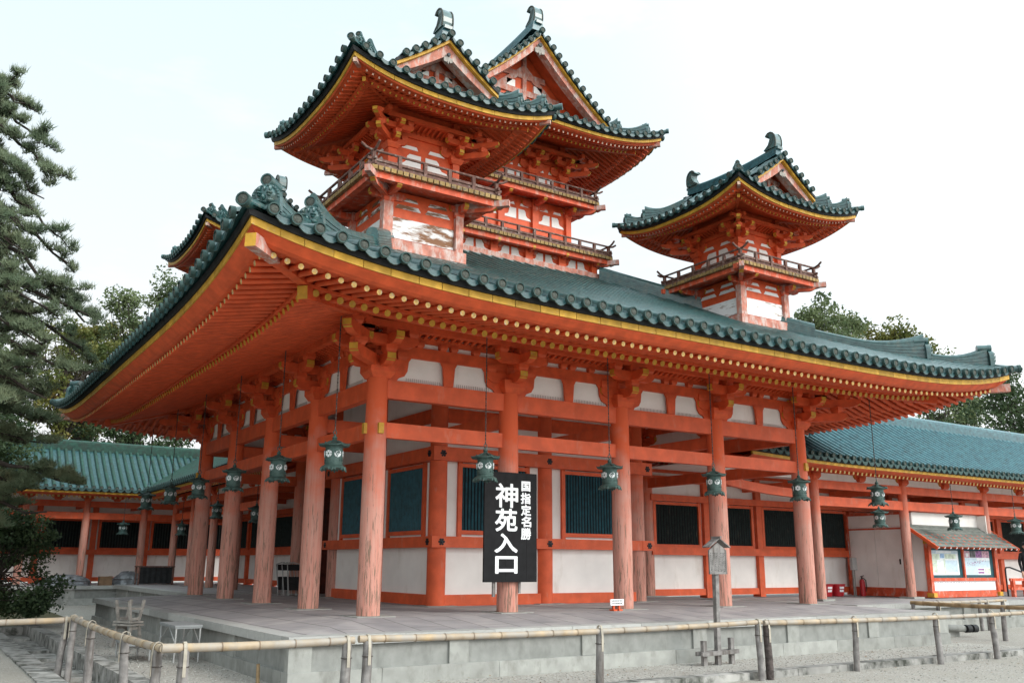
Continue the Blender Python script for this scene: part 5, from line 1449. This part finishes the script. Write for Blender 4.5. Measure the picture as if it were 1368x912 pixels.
for i, (x, lab) in enumerate(((18.75, 'left one of two red fire buckets with white labels on the corridor floor'), (19.35, 'right one of two red fire buckets with white labels on the corridor floor'))):
    t = thing('fire_bucket', lab, 'bucket', (x, 5.2, -.09), 'red fire buckets')
    LOC[t.name] = (0,0,0)
    b = MB(); b.lathe([(0,.01),(.19,.0),(.25,.36),(.265,.37),(.265,.39),(.235,.385),(.18,.05),(0,.05)], (0,0,0), 20); obj('pail', b, REDP, t, False)
    b = MB()
    for zz in (.14, .24): b.grid([[(cos(a)*(.196+zz*.18), sin(a)*(.196+zz*.18), zz) for a in [-2.15+.08*k for k in range(10)]], [(cos(a)*(.196+(zz+.07)*.18), sin(a)*(.196+(zz+.07)*.18), zz+.07) for a in [-2.15+.08*k for k in range(10)]]], 0, True)
    obj('white_lettering', b, LETTER, t, False)
t = thing('meter_box', 'small white meter box on a pipe beside the booth doors', 'meter box', (20.15, 5.1, -.1))
b = MB(); b.bx(20.02, 20.26, 5.03, 5.13, .75, 1.16); obj('box', b, METAL, t)
b = MB(); b.cyl((20.10,5.1,-.1),(20.10,5.1,.75),.025,n=8); b.cyl((20.19,5.1,-.1),(20.19,5.1,.75),.018,n=8); b.cyl((20.05,5.12,1.16),(20.0,5.12,1.7),.012,n=6); obj('pipe', b, STONEB, t)
t = thing('fire_extinguisher', 'red fire extinguisher standing at the corner of the white booth doors', 'extinguisher', (20.42, 5.0, -.1))
b = MB(); b.lathe([(0,-.1),(.085,-.1),(.09,-.07),(.09,.36),(.07,.43),(.03,.46)], (20.42,5.0,0), 14); obj('cylinder', b, REDP, t)
b = MB(); b.cyl((20.42,5.0,.45),(20.42,5.0,.53),.025,n=8); b.beam((20.36,5.0,.54),(20.53,5.0,.57),.03,.02); b.tube([(20.44,4.98,.50),(20.53,4.93,.42),(20.53,4.92,.2),(20.50,4.93,.05)], .014, 6); obj('valve_and_hose', b, ORN, t)

# ================================================================== ODDS AND ENDS BY THE PLATFORM
def stool(loc, flip, label):
    t = thing('wooden_stool', label, 'stool', loc, 'weathered wooden stools'); LOC[t.name] = (0,0,0)
    k = -1 if flip else 1; H = .44
    fz = (lambda z: z) if not flip else (lambda z: H+.01-z)
    b = MB()
    for i in range(3): b.bx(-.16+.108*i, -.16+.108*i+.102, -.27, .27, min(fz(H-.035), fz(H)), max(fz(H-.035), fz(H)))
    obj('seat', b, GREYW, t, False)
    for y in (-.2, .2):
        for s in (-1, 1):
            b = MB(); b.beam((s*.17, y*1.05, fz(0)), (s*.09, y, fz(H-.036)), .05, .045, up=(0,1,0)); obj('leg', b, GREYW, t, False)
        b = MB(); b.beam((-.13, y, fz(.16)), (.13, y, fz(.17)), .03, .045, up=(0,0,1)); b.beam((-.10, y, fz(.36)), (.10, y, fz(.36)), .03, .05); obj('stretcher', b, GREYW, t, False)
    return t
s1 = stool((-2.95, 4.95, -.745), False, 'lower bleached wooden stool, upright beside the left side of the platform')
s2 = stool((-2.95, 4.98, -.30), True, 'upper bleached wooden stool, turned upside down on another one'); s1.rotation_euler = (0,0,.5); s2.rotation_euler = (0,0,.42)
def table(name, loc, wx, wy, h, label, cat, topm, brace=True):
    t = thing(name, label, cat, loc); LOC[t.name] = (0,0,0)
    b = MB(); b.bx(-wx/2, wx/2, -wy/2, wy/2, h-.03, h); b.bx(-wx/2+.01, wx/2-.01, -wy/2+.01, wy/2-.01, h-.055, h-.031); obj('table_top', b, topm, t, False)
    for sx in (-1, 1):
        for sy in (-1, 1):
            b = MB(); b.cyl((sx*(wx/2-.03), sy*(wy/2-.03), 0), (sx*(wx/2-.03), sy*(wy/2-.03), h-.055), .014, n=8); obj('leg', b, METAL, t, False)
        if brace:
            b = MB(); b.cyl((sx*(wx/2-.03), -(wy/2-.03), .30), (sx*(wx/2-.03), -wy*.05, h-.06), .009, n=6); b.cyl((sx*(wx/2-.03), wy/2-.03, .30), (sx*(wx/2-.03), wy*.05, h-.06), .009, n=6); obj('brace', b, METAL, t, False)
    return t
TOPM = mat('grey_table_laminate', (.25,.26,.26), .5, .1, 5)
table('folding_table', (-2.66, 1.98, -.745), .46, 1.15, .60, 'grey folding table with thin white metal legs against the left platform wall', 'table', TOPM)
table('low_bench', (-3.30, 2.55, -.745), .42, 1.05, .30, 'low grey metal bench standing in front of the folding table', 'bench', TOPM, False)
t = thing('bamboo_stake', 'short brown stake driven in by the left platform wall', 'stake', (-2.38, -1.55, -.74))
b = MB(); b.cyl((-2.38,-1.55,-.85),(-2.39,-1.54,-.52),.03,.026,n=8); obj('stick', b, BAMBOOB, t)
t = thing('stone_block', 'low pale stone block on the sand behind the right end of the platform', 'stone block', (15.3, -.45, GZ))
b = MB(); b.bx(14.2,16.3,-.85,-.1,GZ-.05,-.66); b.bx(14.4,16.2,-.75,-.15,-.659,-.58); obj('stone', b, STONE, t)
t = thing('drain_pipe', 'grey drain pipe lying by the right platform with dark open ends', 'pipe', (15.6, -1.1, GZ))
b = MB(); b.tube([(14.6,-.2,-.45),(15.6,-.92,-.62),(16.3,-1.0,-.66)], .085, 12); obj('pipe', b, STONEB, t)
for dx in (0, .24):
    b = MB(); b.cyl((16.26+dx,-1.05-.1*dx,-.66),(16.42+dx,-1.07-.1*dx,-.66),.10,n=14); obj('end_collar', b, BLACKB, t)
# covered piles and boxes on the far left platform, leaning chairs behind the pillars
TARP = mat('grey_plastic_sheet', (.16,.17,.18), .35, .5, 5, spec=.6, bump=.5, bscale=6); CARD = mat('cardboard', (.20,.12,.07), .85, .2, 5)
def lump(name, label, cat, c, r, m, seed):
    rg = random.Random(seed); t = thing(name, label, cat, c); LOC[t.name] = (0,0,0); b = MB(); P = []
    ph = [rg.uniform(0,6) for _ in range(6)]
    for i in range(9):
        th = pi/2*i/8
        P.append([((r[0]*cos(th)**.6+.05*sin(3*a+ph[0]+i))*cos(a)*(1+.10*sin(5*a+ph[1]+i*.9)), (r[1]*cos(th)**.6)*sin(a)*(1+.1*sin(4*a+ph[2]+i)), r[2]*sin(th)*(1+.07*sin(3*a+ph[3]))) for a in [2*pi*k/22 for k in range(23)]])
    b.grid(P, 0, False); obj('sheeting', b, m, t, False)
    b = MB(); b.tube([(r[0]*.99*cos(a), r[1]*.99*sin(a), r[2]*.45) for a in [2*pi*k/16 for k in range(17)]], .012, 5); obj('rope', b, CHAIN, t, False)
lump('covered_pile', 'grey plastic sheeting tied over a low pile under the lattice windows, far left', 'covered pile', (-1.2, 27.7, -.1), (1.0,.5,.42), TARP, 1)
lump('covered_pile', 'smaller crumpled grey pile beside the dark tables, far left', 'covered pile', (1.35, 27.8, -.1), (.62,.5,.55), TARP, 5)
t = thing('cardboard_box', 'brown cardboard box between two sheeted piles, far left', 'box', (.35, 27.5, -.1)); LOC[t.name] = (0,0,0)
b = MB(); b.bx(-.25,.25,-.2,.2,0,.36); obj('carton', b, CARD, t, False); b = MB(); b.beam((-.26,0,.37),(-.02,0,.36),.4,.01); b.beam((.02,0,.36),(.26,0,.38),.4,.01); obj('flap', b, CARD, t, False)
t = thing('dark_cabinet', 'dark wooden table with a curtain, in the corner of the far left corridors', 'table', (2.1, 26.5, -.06)); LOC[t.name] = (0,0,0)
b = MB(); b.bx(-.75,.75,-.35,.35,.72,.77); obj('table_top', b, RAILW, t, False)
for sx in (-.68,.68):
    for sy in (-.3,.3): b = MB(); b.bx(sx-.03,sx+.03,sy-.03,sy+.03,0,.72); obj('leg', b, RAILW, t, False)
b = MB(); b.grid([[( -.70+1.4*k/20, -.31+.02*sin(k*1.9), z) for k in range(21)] for z in (.05,.4,.72)], 0, True); obj('curtain', b, BLACKB, t, False)
c0_ = None
for i in range(6):
    lab = ('folded pipe chair with silver frame, leaning in the stack behind the left pillars')
    if c0_ is None:
        t = thing('folding_chair', lab, 'folding chair', (2.30, 9.9, 0), 'folding chairs leaning together in the shade'); LOC[t.name] = (0,0,0)
        b = MB(); b.tube([(-.2,0,0),(-.2,.1,.45),(-.19,.2,.85),(0,.215,.90),(.19,.2,.85),(.2,.1,.45),(.2,0,0)], .011, 6); obj('frame', b, METAL, t, False)
        b = MB(); b.beam((0,.02,.15),(0,.13,.50),.36,.03,up=(0,1,-.3)); obj('seat', b, BLACKB, t, False)
        b = MB(); b.beam((0,.165,.68),(0,.20,.84),.35,.02,up=(0,1,-.3)); obj('backrest', b, BLACKB, t, False)
        c0_ = t
    else: copy_tree(c0_, (2.30-.02*i+.06*(i % 2), 9.9+.16*i, 0), .25*(i % 3)-.2)
c0_.rotation_euler = (0,0,.15)

# ================================================================== TREES
def limb_path(p, d, L, n, wob, rg, droop=0.):
    pts = [Vector(p)]; d = Vector(d).normalized()
    for i in range(n):
        d = (d+Vector((rg.uniform(-wob,wob), rg.uniform(-wob,wob), rg.uniform(-wob,wob)*.8-droop))).normalized()
        pts.append(pts[-1]+d*L/n)
    return pts
def tuft(b, p, up, r, rg, n=22, w=.011, mi=0):
    """a spray of long pine needles"""
    up = Vector(up).normalized(); x = up.orthogonal().normalized(); y = up.cross(x)
    for i in range(n):
        a = rg.uniform(0, 2*pi); e = rg.uniform(.15, 1.25)
        d = (up*cos(e)+(x*cos(a)+y*sin(a))*sin(e)); s = d.orthogonal().normalized()*w*rg.uniform(.8,1.3)
        q = p+Vector((rg.uniform(-.05,.05), rg.uniform(-.05,.05), rg.uniform(-.04,.04))); L = r*rg.uniform(.65,1.1)
        b.add([q-s, q+s, q+d*L], [(0,1,2)], mi)
def pine(name, label, base, trunk, limbs, seed, r=.17, ndl=22, density=1.0, tr=.22, leaf=PINE, cat='pine tree'):
    """limbs: (start z-fraction, end point, pad half length, pad half width)"""
    rg = random.Random(seed); t = thing(name, label, cat, base)
    tb = MB(); T = [Vector(q) for q in trunk]
    tb.tube(T, [tr*(1-.75*i/(len(T)-1)) for i in range(len(T))], 10); obj('trunk', tb, BARK, t)
    br, cr = MB(), MB()
    def at(fr):
        k = fr*(len(T)-1); i = min(len(T)-2, int(k)); return T[i].lerp(T[i+1], k-i)
    for fr, end, n_sub, spread in limbs:
        s = at(fr); e = Vector(end); L = (e-s).length; pts = []
        N = 9
        for i in range(N+1):
            q = s.lerp(e, i/N)+Vector((rg.uniform(-.10,.10), rg.uniform(-.12,.12), rg.uniform(-.09,.09)+.10*sin(pi*i/N)))*(L/3)**.5*(0 if i in (0,) else 1)
            pts.append(q)
        r0 = .025+.020*L; br.tube(pts, [r0*(1-.82*i/N) for i in range(N+1)], 7)
        for k in range(int(n_sub)):
            f_ = rg.uniform(.30, 1.0); i = min(N-1, int(f_*N)); p = pts[i].lerp(pts[i+1], f_*N-i)
            d = (e-s).normalized(); sd = Vector((-d.y, d.x, 0)).normalized()*rg.choice((-1, 1))
            sub = limb_path(p, d*rg.uniform(.2,.9)+sd*rg.uniform(.3,1.)+Vector((0,0,rg.uniform(-.05,.16))), spread*rg.uniform(.45,1.1), 5, .28, rg)
            br.tube(sub, [.022*(1-.75*q/5) for q in range(6)], 5)
            for q in range(1, 6):
                for _ in range(2 if q > 3 else 1):
                    if rg.random() > density: continue
                    tw = limb_path(sub[q], Vector((rg.uniform(-1,1), rg.uniform(-1,1), rg.uniform(.0,.45))), spread*.28, 2, .3, rg)
                    br.tube(tw, [.009,.007,.004], 4, 0, False)
                    for z in tw[1:]: tuft(cr, z, (rg.uniform(-.5,.5), rg.uniform(-.5,.5), 1), r, rg, ndl)
                    tuft(cr, sub[q]+Vector((rg.uniform(-.1,.1), rg.uniform(-.1,.1), .05)), (rg.uniform(-.4,.4), rg.uniform(-.4,.4), 1), r, rg, ndl)
    lo = obj('limbs', br, BARK, t); obj('needles', cr, leaf, t)
    return t
def leafy(name, label, base, h, cr_c, cr_r, seed, leaf, n_cl=40, lpc=90, ls=.16, cl_r=.75, gap=.0, trunk_r=.2, cat='tree', flat=.7):
    """broad-leaved tree: trunk, forking limbs, leaf clusters spread through an uneven crown"""
    rg = random.Random(seed); t = thing(name, label, cat, base)
    B = Vector(base); C = Vector(cr_c); tb, lb, cb = MB(), MB(), MB()
    mid = Vector((B.x+(C.x-B.x)*.5+rg.uniform(-.2,.2), B.y+(C.y-B.y)*.5, B.z+(C.z-B.z)*.55))
    tb.tube([B-Vector((0,0,.2)), B.lerp(mid, .5)+Vector((rg.uniform(-.1,.1),0,0)), mid, C], [trunk_r*1.15, trunk_r, trunk_r*.8, trunk_r*.3], 9); obj('trunk', tb, BARK, t)
    # big lobes first, then clusters on them, so the outline comes out uneven
    lobes = []
    for i in range(max(5, n_cl//6)):
        while True:
            v = Vector((rg.uniform(-1,1), rg.uniform(-1,1), rg.uniform(-1,1)))
            if .35 < v.length < 1: break
        lobes.append(C+Vector((v.x*cr_r[0]*.72, v.y*cr_r[1]*.72, v.z*cr_r[2]*.72)))
    for i in range(n_cl):
        lo_ = rg.choice(lobes); v = Vector((rg.gauss(0,1), rg.gauss(0,1), rg.gauss(0,1))).normalized()*rg.uniform(.2,1)
        p = lo_+Vector((v.x*cr_r[0], v.y*cr_r[1], v.z*cr_r[2]))*.36
        k = mid.lerp(C, rg.uniform(0,.9)); m_ = k.lerp(p, .5)+Vector((rg.uniform(-.3,.3), rg.uniform(-.3,.3), rg.uniform(-.1,.3)))
        lb.tube([k, m_, p], [trunk_r*.26, trunk_r*.15, trunk_r*.05], 5)
        R = cl_r*rg.uniform(.6,1.25)
        for j in range(int(lpc*rg.uniform(.6,1.2))):
            w_ = Vector((rg.gauss(0,1), rg.gauss(0,1), rg.gauss(0,1))).normalized()*R*rg.uniform(.15,1)**.55
            q = p+Vector((w_.x, w_.y, w_.z*flat))
            n_ = (Vector((rg.gauss(0,1), rg.gauss(0,1), rg.gauss(0,1)+.9))).normalized(); a = n_.orthogonal().normalized(); a = (a*cos(rg.uniform(0,6.3))+n_.cross(a)*sin(rg.uniform(0,6.3))).normalized(); c = n_.cross(a)
            l = ls*rg.uniform(.6,1.3)
            cb.add([q-a*l*.5, q+c*l*.30, q+a*l*.55, q-c*l*.30], [(0,1,2,3)], 0)
    obj('limbs', lb, BARK, t); obj('crown', cb, leaf, t)
    return t

# big black pine at the left edge (trunk outside the frame, flat open tiers reaching into it)
TIERS = [(.985,-6.15,11.1,5,.42),(.95,-5.75,10.45,8,.55),(.90,-5.55,9.75,9,.55),(.85,-5.3,9.05,10,.6),(.79,-5.45,8.45,8,.55),
         (.72,-5.0,7.75,12,.7),(.66,-4.75,7.2,12,.7),(.60,-4.7,6.5,13,.75),(.54,-4.3,5.95,14,.75),(.49,-4.2,5.35,14,.75),(.44,-4.5,4.75,12,.75),(.39,-4.9,4.15,12,.75)]
LIMBS = []
for fr, x_, z_, n_, sp_ in TIERS:
    LIMBS += [(fr, (x_, 5.9+rng.uniform(-.3,.3), z_), int(n_*.72), sp_), (fr-.012, (x_-.75, 6.9+rng.uniform(-.3,.3), z_-.10), int(n_*.55), sp_), (fr-.02, (x_-.9, 5.0+rng.uniform(-.3,.3), z_-.16), int(n_*.5), sp_)]
pine('pine_tree', 'tall black pine at the left edge, layered needle pads against the white sky', (-8.3, 6.5, GZ),
     [(-8.3,6.5,GZ-.2),(-8.1,6.4,2),(-8.35,6.3,4.5),(-7.9,6.2,7),(-7.7,6.1,9.2),(-7.3,6.0,10.5),(-6.9,6.0,11.1)], LIMBS, 11, r=.18, ndl=13)
pine('pine_tree', 'lower pine with drooping grey-green boughs, hanging before the far left green roof', (-8.6, 9.5, GZ),
     [(-8.6,9.5,GZ-.2),(-8.3,9.5,1.2),(-8.4,9.4,2.6),(-7.9,9.3,4.2),(-7.5,9.2,5.2)],
     [(.95,(-5.6,8.9,4.7),12,.8),(.85,(-4.9,8.8,4.1),13,.8),(.8,(-6.2,9.8,4.2),11,.9),(.72,(-4.6,8.6,3.55),14,.75),(.68,(-5.6,9.8,3.2),12,.9),(.62,(-3.75,8.4,2.72),13,.6),(.60,(-4.7,8.9,2.5),14,.75),(.55,(-5.8,8.6,2.3),14,.9),(.50,(-4.2,9.2,1.95),10,.7),(.46,(-5.4,9.5,1.6),12,.9)], 23, r=.21, ndl=20, tr=.17)
leafy('clipped_shrub', 'dark evergreen shrub in tiers, low at the left edge before the far corridor', (-4.9, 12.2, GZ), 2.6, (-4.75, 12.2, .75), (1.9, 1.6, 1.6), 31, LEAFD, 90, 230, .10, .52, trunk_r=.07, cat='shrub', flat=.45)
leafy('clipped_shrub', 'second dark shrub behind the tiered one, against the left edge', (-6.9, 13.5, GZ), 2.6, (-6.6, 13.8, 1.0), (1.9, 1.6, 1.8), 32, LEAFD, 70, 200, .11, .55, trunk_r=.07, cat='shrub', flat=.5)
# beyond the far corridors
BT = [
 ('leafy_tree','loose pale green tree with bare twigs, rising between the pine and the hall roof',(2.9,37,GZ),(2.6,37,12.4),(3.0,2.5,5.6),41,LEAFG,100,100,.20,.72),
 ('leafy_tree','thin yellowing tree seen through the gaps beside the big pine',(-1.3,35,GZ),(-1.3,35,10.0),(3.0,2.4,4.6),42,LEAFY,100,100,.19,.66),
 ('leafy_tree','orange-tinted tree low behind the left tip of the hall eave',(1.2,41,GZ),(.6,41,10.8),(3.2,2.2,4.6),43,LEAFO,80,100,.2,.66),
 ('leafy_tree','dense green tree against the left edge behind the big pine',(-6.0,36,GZ),(-5.4,36,9.5),(3.8,2.8,5.6),44,LEAFG,110,100,.21,.8),
 ('leafy_tree','dark bushy tree shading the court before the far left corridor, behind the pine',(-8.6,18.5,GZ),(-8.0,18.5,5.6),(3.4,3.6,3.4),71,LEAFD,110,130,.17,.75),
 ('leafy_tree','small dark tree added to shade the far left corridor, its crown over the roof edge',(-6.2,22.8,GZ),(-5.6,22.8,4.6),(2.7,2.2,2.2),72,LEAFD,80,130,.15,.6),  # extra tree, added to keep light off the left corridor
 ('leafy_tree','dark green tree just above the far left roof, beneath the hall eave',(3.2,34.5,GZ),(2.6,34.5,6.2),(3.4,1.6,2.3),45,LEAFD,60,95,.17,.65),
 ('leafy_tree','low dark tree over the far left roof, next to the pine boughs',(-3.2,34.8,GZ),(-3.2,34.8,6.6),(3.0,1.6,2.6),46,LEAFD,56,95,.17,.65),
 ('leafy_tree','light green tree over the corridor roof, seen between the far left pillars',(8.4,35.5,GZ),(7.6,35.5,6.6),(3.0,1.8,2.2),47,LEAFG,50,90,.17,.65),
 ('leafy_tree','round-topped green tree just right of the right corner tower',(43.2,24,GZ),(42.6,24,15.0),(6.8,3.6,5.0),51,LEAFG,130,120,.26,.95),
 ('leafy_tree','yellow-green tree over the far end of the hall roof ridge',(58.5,28.5,GZ),(57.2,28.5,16.3),(7.0,3.6,5.0),52,LEAFY,120,120,.30,1.1),
 ('leafy_tree','dark spreading tree above the corridor roof at the right edge',(53.6,16,GZ),(53.4,16,9.4),(7.4,3.6,4.4),53,LEAFD,110,110,.24,1.0),
 ('leafy_tree','lower dark tree under the right tip of the hall eaves',(46.5,17.8,GZ),(46.8,17.8,8.6),(4.6,2.6,3.6),54,LEAFD,80,110,.22,.9),
 ('leafy_tree','far tree peeping over the hall ridge beside the yellow-green one',(70,31,GZ),(70,31,15.2),(5,3,4.2),55,LEAFG,50,90,.32,1.2),

 ('leafy_tree','big shady evergreen standing to the left of the far corridors, outside the photo',(-15,20,GZ),(-14.5,20,7.5),(4.5,5.5,5.5),61,LEAFD,90,90,.26,1.2),
 ('leafy_tree','third shady evergreen left of the photo, level with the near corner of the hall',(-15,-2,GZ),(-15,-2,7.0),(4.5,5.5,5.0),63,LEAFD,80,90,.26,1.2),
 ('leafy_tree','second shady evergreen to the left of the gravel court, outside the photo',(-17,9,GZ),(-16.5,9,7.5),(4.5,5.5,5.5),62,LEAFD,90,90,.26,1.2),
]
for nm, lab, base, c, rr, sd, lf, ncl, lpc, ls, clr in BT:
    leafy(nm, lab, base, 0, c, rr, sd, lf, ncl, lpc, ls, clr, trunk_r=.22)

# loose pebbles and dry leaves on the gravel: nobody could count them
b = MB(); pr = random.Random(5)
for i in range(5200):
    if i % 2: x, y, z = pr.uniform(-3.7, 13.5), pr.uniform(-4.1, -2.4), -.80
    elif i % 4 == 0: x, y, z = pr.uniform(-3.7, -2.3), pr.uniform(-2.3, 9), -.755
    else: x, y, z = pr.uniform(3, 16), pr.uniform(-6.5, -4.5), GZ
    if z == -.80: z -= .03*(y+4.15)/1.95
    q = pr.uniform(.007, .017); h_ = q*pr.uniform(.5, .9); a = pr.uniform(0, 3)
    P = [(x+cos(a+k*pi/2)*q*pr.uniform(.7,1.2), y+sin(a+k*pi/2)*q*pr.uniform(.7,1.2), z+h_*.3) for k in range(4)]
    b.add(P+[(x, y, z+h_), (x, y, z-h_)], [(0,1,4),(1,2,4),(2,3,4),(3,0,4),(1,0,5),(2,1,5),(3,2,5),(0,3,5)])
tag(obj('pebbles', b, island(mat('loose_pebbles', (.33,.32,.295), .9, .3, 20), .5, 1.5)), kind='stuff')
b = MB()
for i in range(420):
    x, y, z = (pr.uniform(-3.7, 13.5), pr.uniform(-4.1, -2.4), -.80) if i % 3 else (pr.uniform(2, 16), pr.uniform(-6.5, -4.5), GZ+.004)
    q = pr.uniform(.018, .035); a = pr.uniform(0, 6.3); d_ = Vector((cos(a), sin(a), pr.uniform(-.2,.3)))*q; e_ = Vector((-sin(a), cos(a), pr.uniform(-.3,.3)))*q*.45; c = Vector((x, y, z+.012))
    b.add([c-d_, c+e_, c+d_, c-e_], [(0,1,2,3)])
tag(obj('fallen_leaves', b, island(mat('dry_leaf', (.16,.085,.035), .8, .3, 10), .5, 1.5)), kind='stuff')

# ================================================================== PERSON at the right edge
t = thing('person', 'person in dark jacket and cap at the very right edge, standing by the red railing', 'person', (23.15, .82, -.10))
SKIN = mat('skin', (.52, .30, .21), .55, .05); CLOTH = mat('black_jacket', (.012, .012, .014), .8, .3, 8); TROU = mat('dark_trousers', (.03, .032, .04), .85, .3, 8); CAPM = mat('dark_cap', (.02, .02, .024), .8, .2)
def skin_body(verts, edges, rads, root=0):
    me = bpy.data.meshes.new('figure'); me.from_pydata(verts, edges, []); o = bpy.data.objects.new('figure', me); COL.objects.link(o)
    md = o.modifiers.new('skin', 'SKIN'); md.use_smooth_shade = True
    for i, q in enumerate(rads): me.skin_vertices[0].data[i].radius = (q, q*.85) if not isinstance(q, tuple) else q
    me.skin_vertices[0].data[root].use_root = True
    sb = o.modifiers.new('sub', 'SUBSURF'); sb.levels = 2; sb.render_levels = 2
    dg = bpy.context.evaluated_depsgraph_get(); dg.update(); m2 = bpy.data.meshes.new_from_object(o.evaluated_get(dg)); bpy.data.objects.remove(o)
    b = MB(); b.add([tuple(v.co) for v in m2.vertices], [tuple(p.vertices) for p in m2.polygons], 0, True); return b
# pelvis, chest, neck, arms, legs: one surface
V = [(0,0,.92),(0,-.01,1.15),(0,0,1.36),(0,0,1.47),(0,-.015,1.56),
     (-.17,0,1.38),(-.22,.02,1.12),(-.20,-.10,.90),(-.19,-.15,.82),(.17,0,1.38),(.22,.02,1.12),(.20,-.08,.90),(.19,-.12,.82),
     (-.09,0,.88),(-.10,-.03,.50),(-.10,.02,.09),(-.11,-.12,.03),(.09,0,.88),(.11,.0,.50),(.11,.05,.09),(.13,-.09,.03)]
E_ = [(0,1),(1,2),(2,3),(3,4),(2,5),(5,6),(6,7),(7,8),(2,9),(9,10),(10,11),(11,12),(0,13),(13,14),(14,15),(15,16),(0,17),(17,18),(18,19),(19,20)]
Rr = [(.16,.12),(.155,.12),(.17,.12),.055,.055,.07,.055,.043,.036,.07,.055,.043,.036,.095,.068,.05,.045,.095,.068,.05,.045]
bd = skin_body(V, E_, Rr); bd.m = [0 if bd.v[q[0]][2] > .9 else 1 for q in bd.f]
body = obj('body', bd, [CLOTH, TROU], t, False)
b = MB(); hc = Vector((0,-.03,1.63)); P = []
for i in range(13):
    th = -pi/2+pi*i/12
    P.append([(hc.x+.078*cos(th)*cos(a)*(1-.10*(sin(th) < -.2)), hc.y+.098*cos(th)*sin(a)+(-.012*sin(th) if sin(a) < 0 else 0), hc.z+.118*sin(th)) for a in [2*pi*k/18 for k in range(19)]])
b.grid(P, 0, True)
b.tube([(0,-.125,1.655),(0,-.145,1.625),(0,-.148,1.612),(0,-.125,1.605)], [.010,.014,.016,.008], 8)
for sx in (-1, 1): b.lathe([(.030,0),(.026,.012),(0,.014)], (sx*.076,-.02,1.625), 8, 0, (sx,0,0))
b.tube([(-.025,-.118,1.572),(0,-.125,1.573),(.025,-.118,1.572)], [.004,.006,.004], 6, 1)
for sx in (-1, 1): b.lathe([(.010,0),(0,.004)], (sx*.030,-.118,1.643), 8, 2, (0,-1,0))
obj('head', b, [SKIN, REDP, ORN], t, False)
b = MB(); b.lathe([(.092,1.655),(.10,1.70),(.085,1.75),(.05,1.775),(0,1.78)], (0,-.025,0), 16); b.prism([(-.07,0),(-.06,.07),(0,.095),(.06,.07),(.07,0)], (0,-.11,1.665), (1,0,0), (0,-1,0), -.012); obj('cap', b, CAPM, t, False)
for sx, w_ in ((-1, Vector((-.19,-.15,.82))), (1, Vector((.19,-.12,.82)))):
    b = MB()
    b.tube([w_+Vector((0,.01,.03)), w_+Vector((0,-.01,-.02)), w_+Vector((0,-.02,-.075)), w_+Vector((0,-.022,-.095))], [.026,.034,.038,.030], 10)
    for k, (dx, l) in enumerate(((-.027,.068),(-.009,.078),(.009,.074),(.027,.06))):
        q = w_+Vector((dx,-.02,-.088)); b.tube([q, q+Vector((0,-.004,-l*.45)), q+Vector((0,.010,-l*.8)), q+Vector((0,.022,-l))], [.0095,.009,.008,.006], 7)
    q = w_+Vector((-sx*.030,-.02,-.03)); b.tube([q, q+Vector((-sx*.018,-.012,-.03)), q+Vector((-sx*.016,-.014,-.065))], [.012,.0105,.008], 7)
    obj('hand', b, SKIN, t, False)
t.rotation_euler = (0,0,-.9)
#__NEXT__
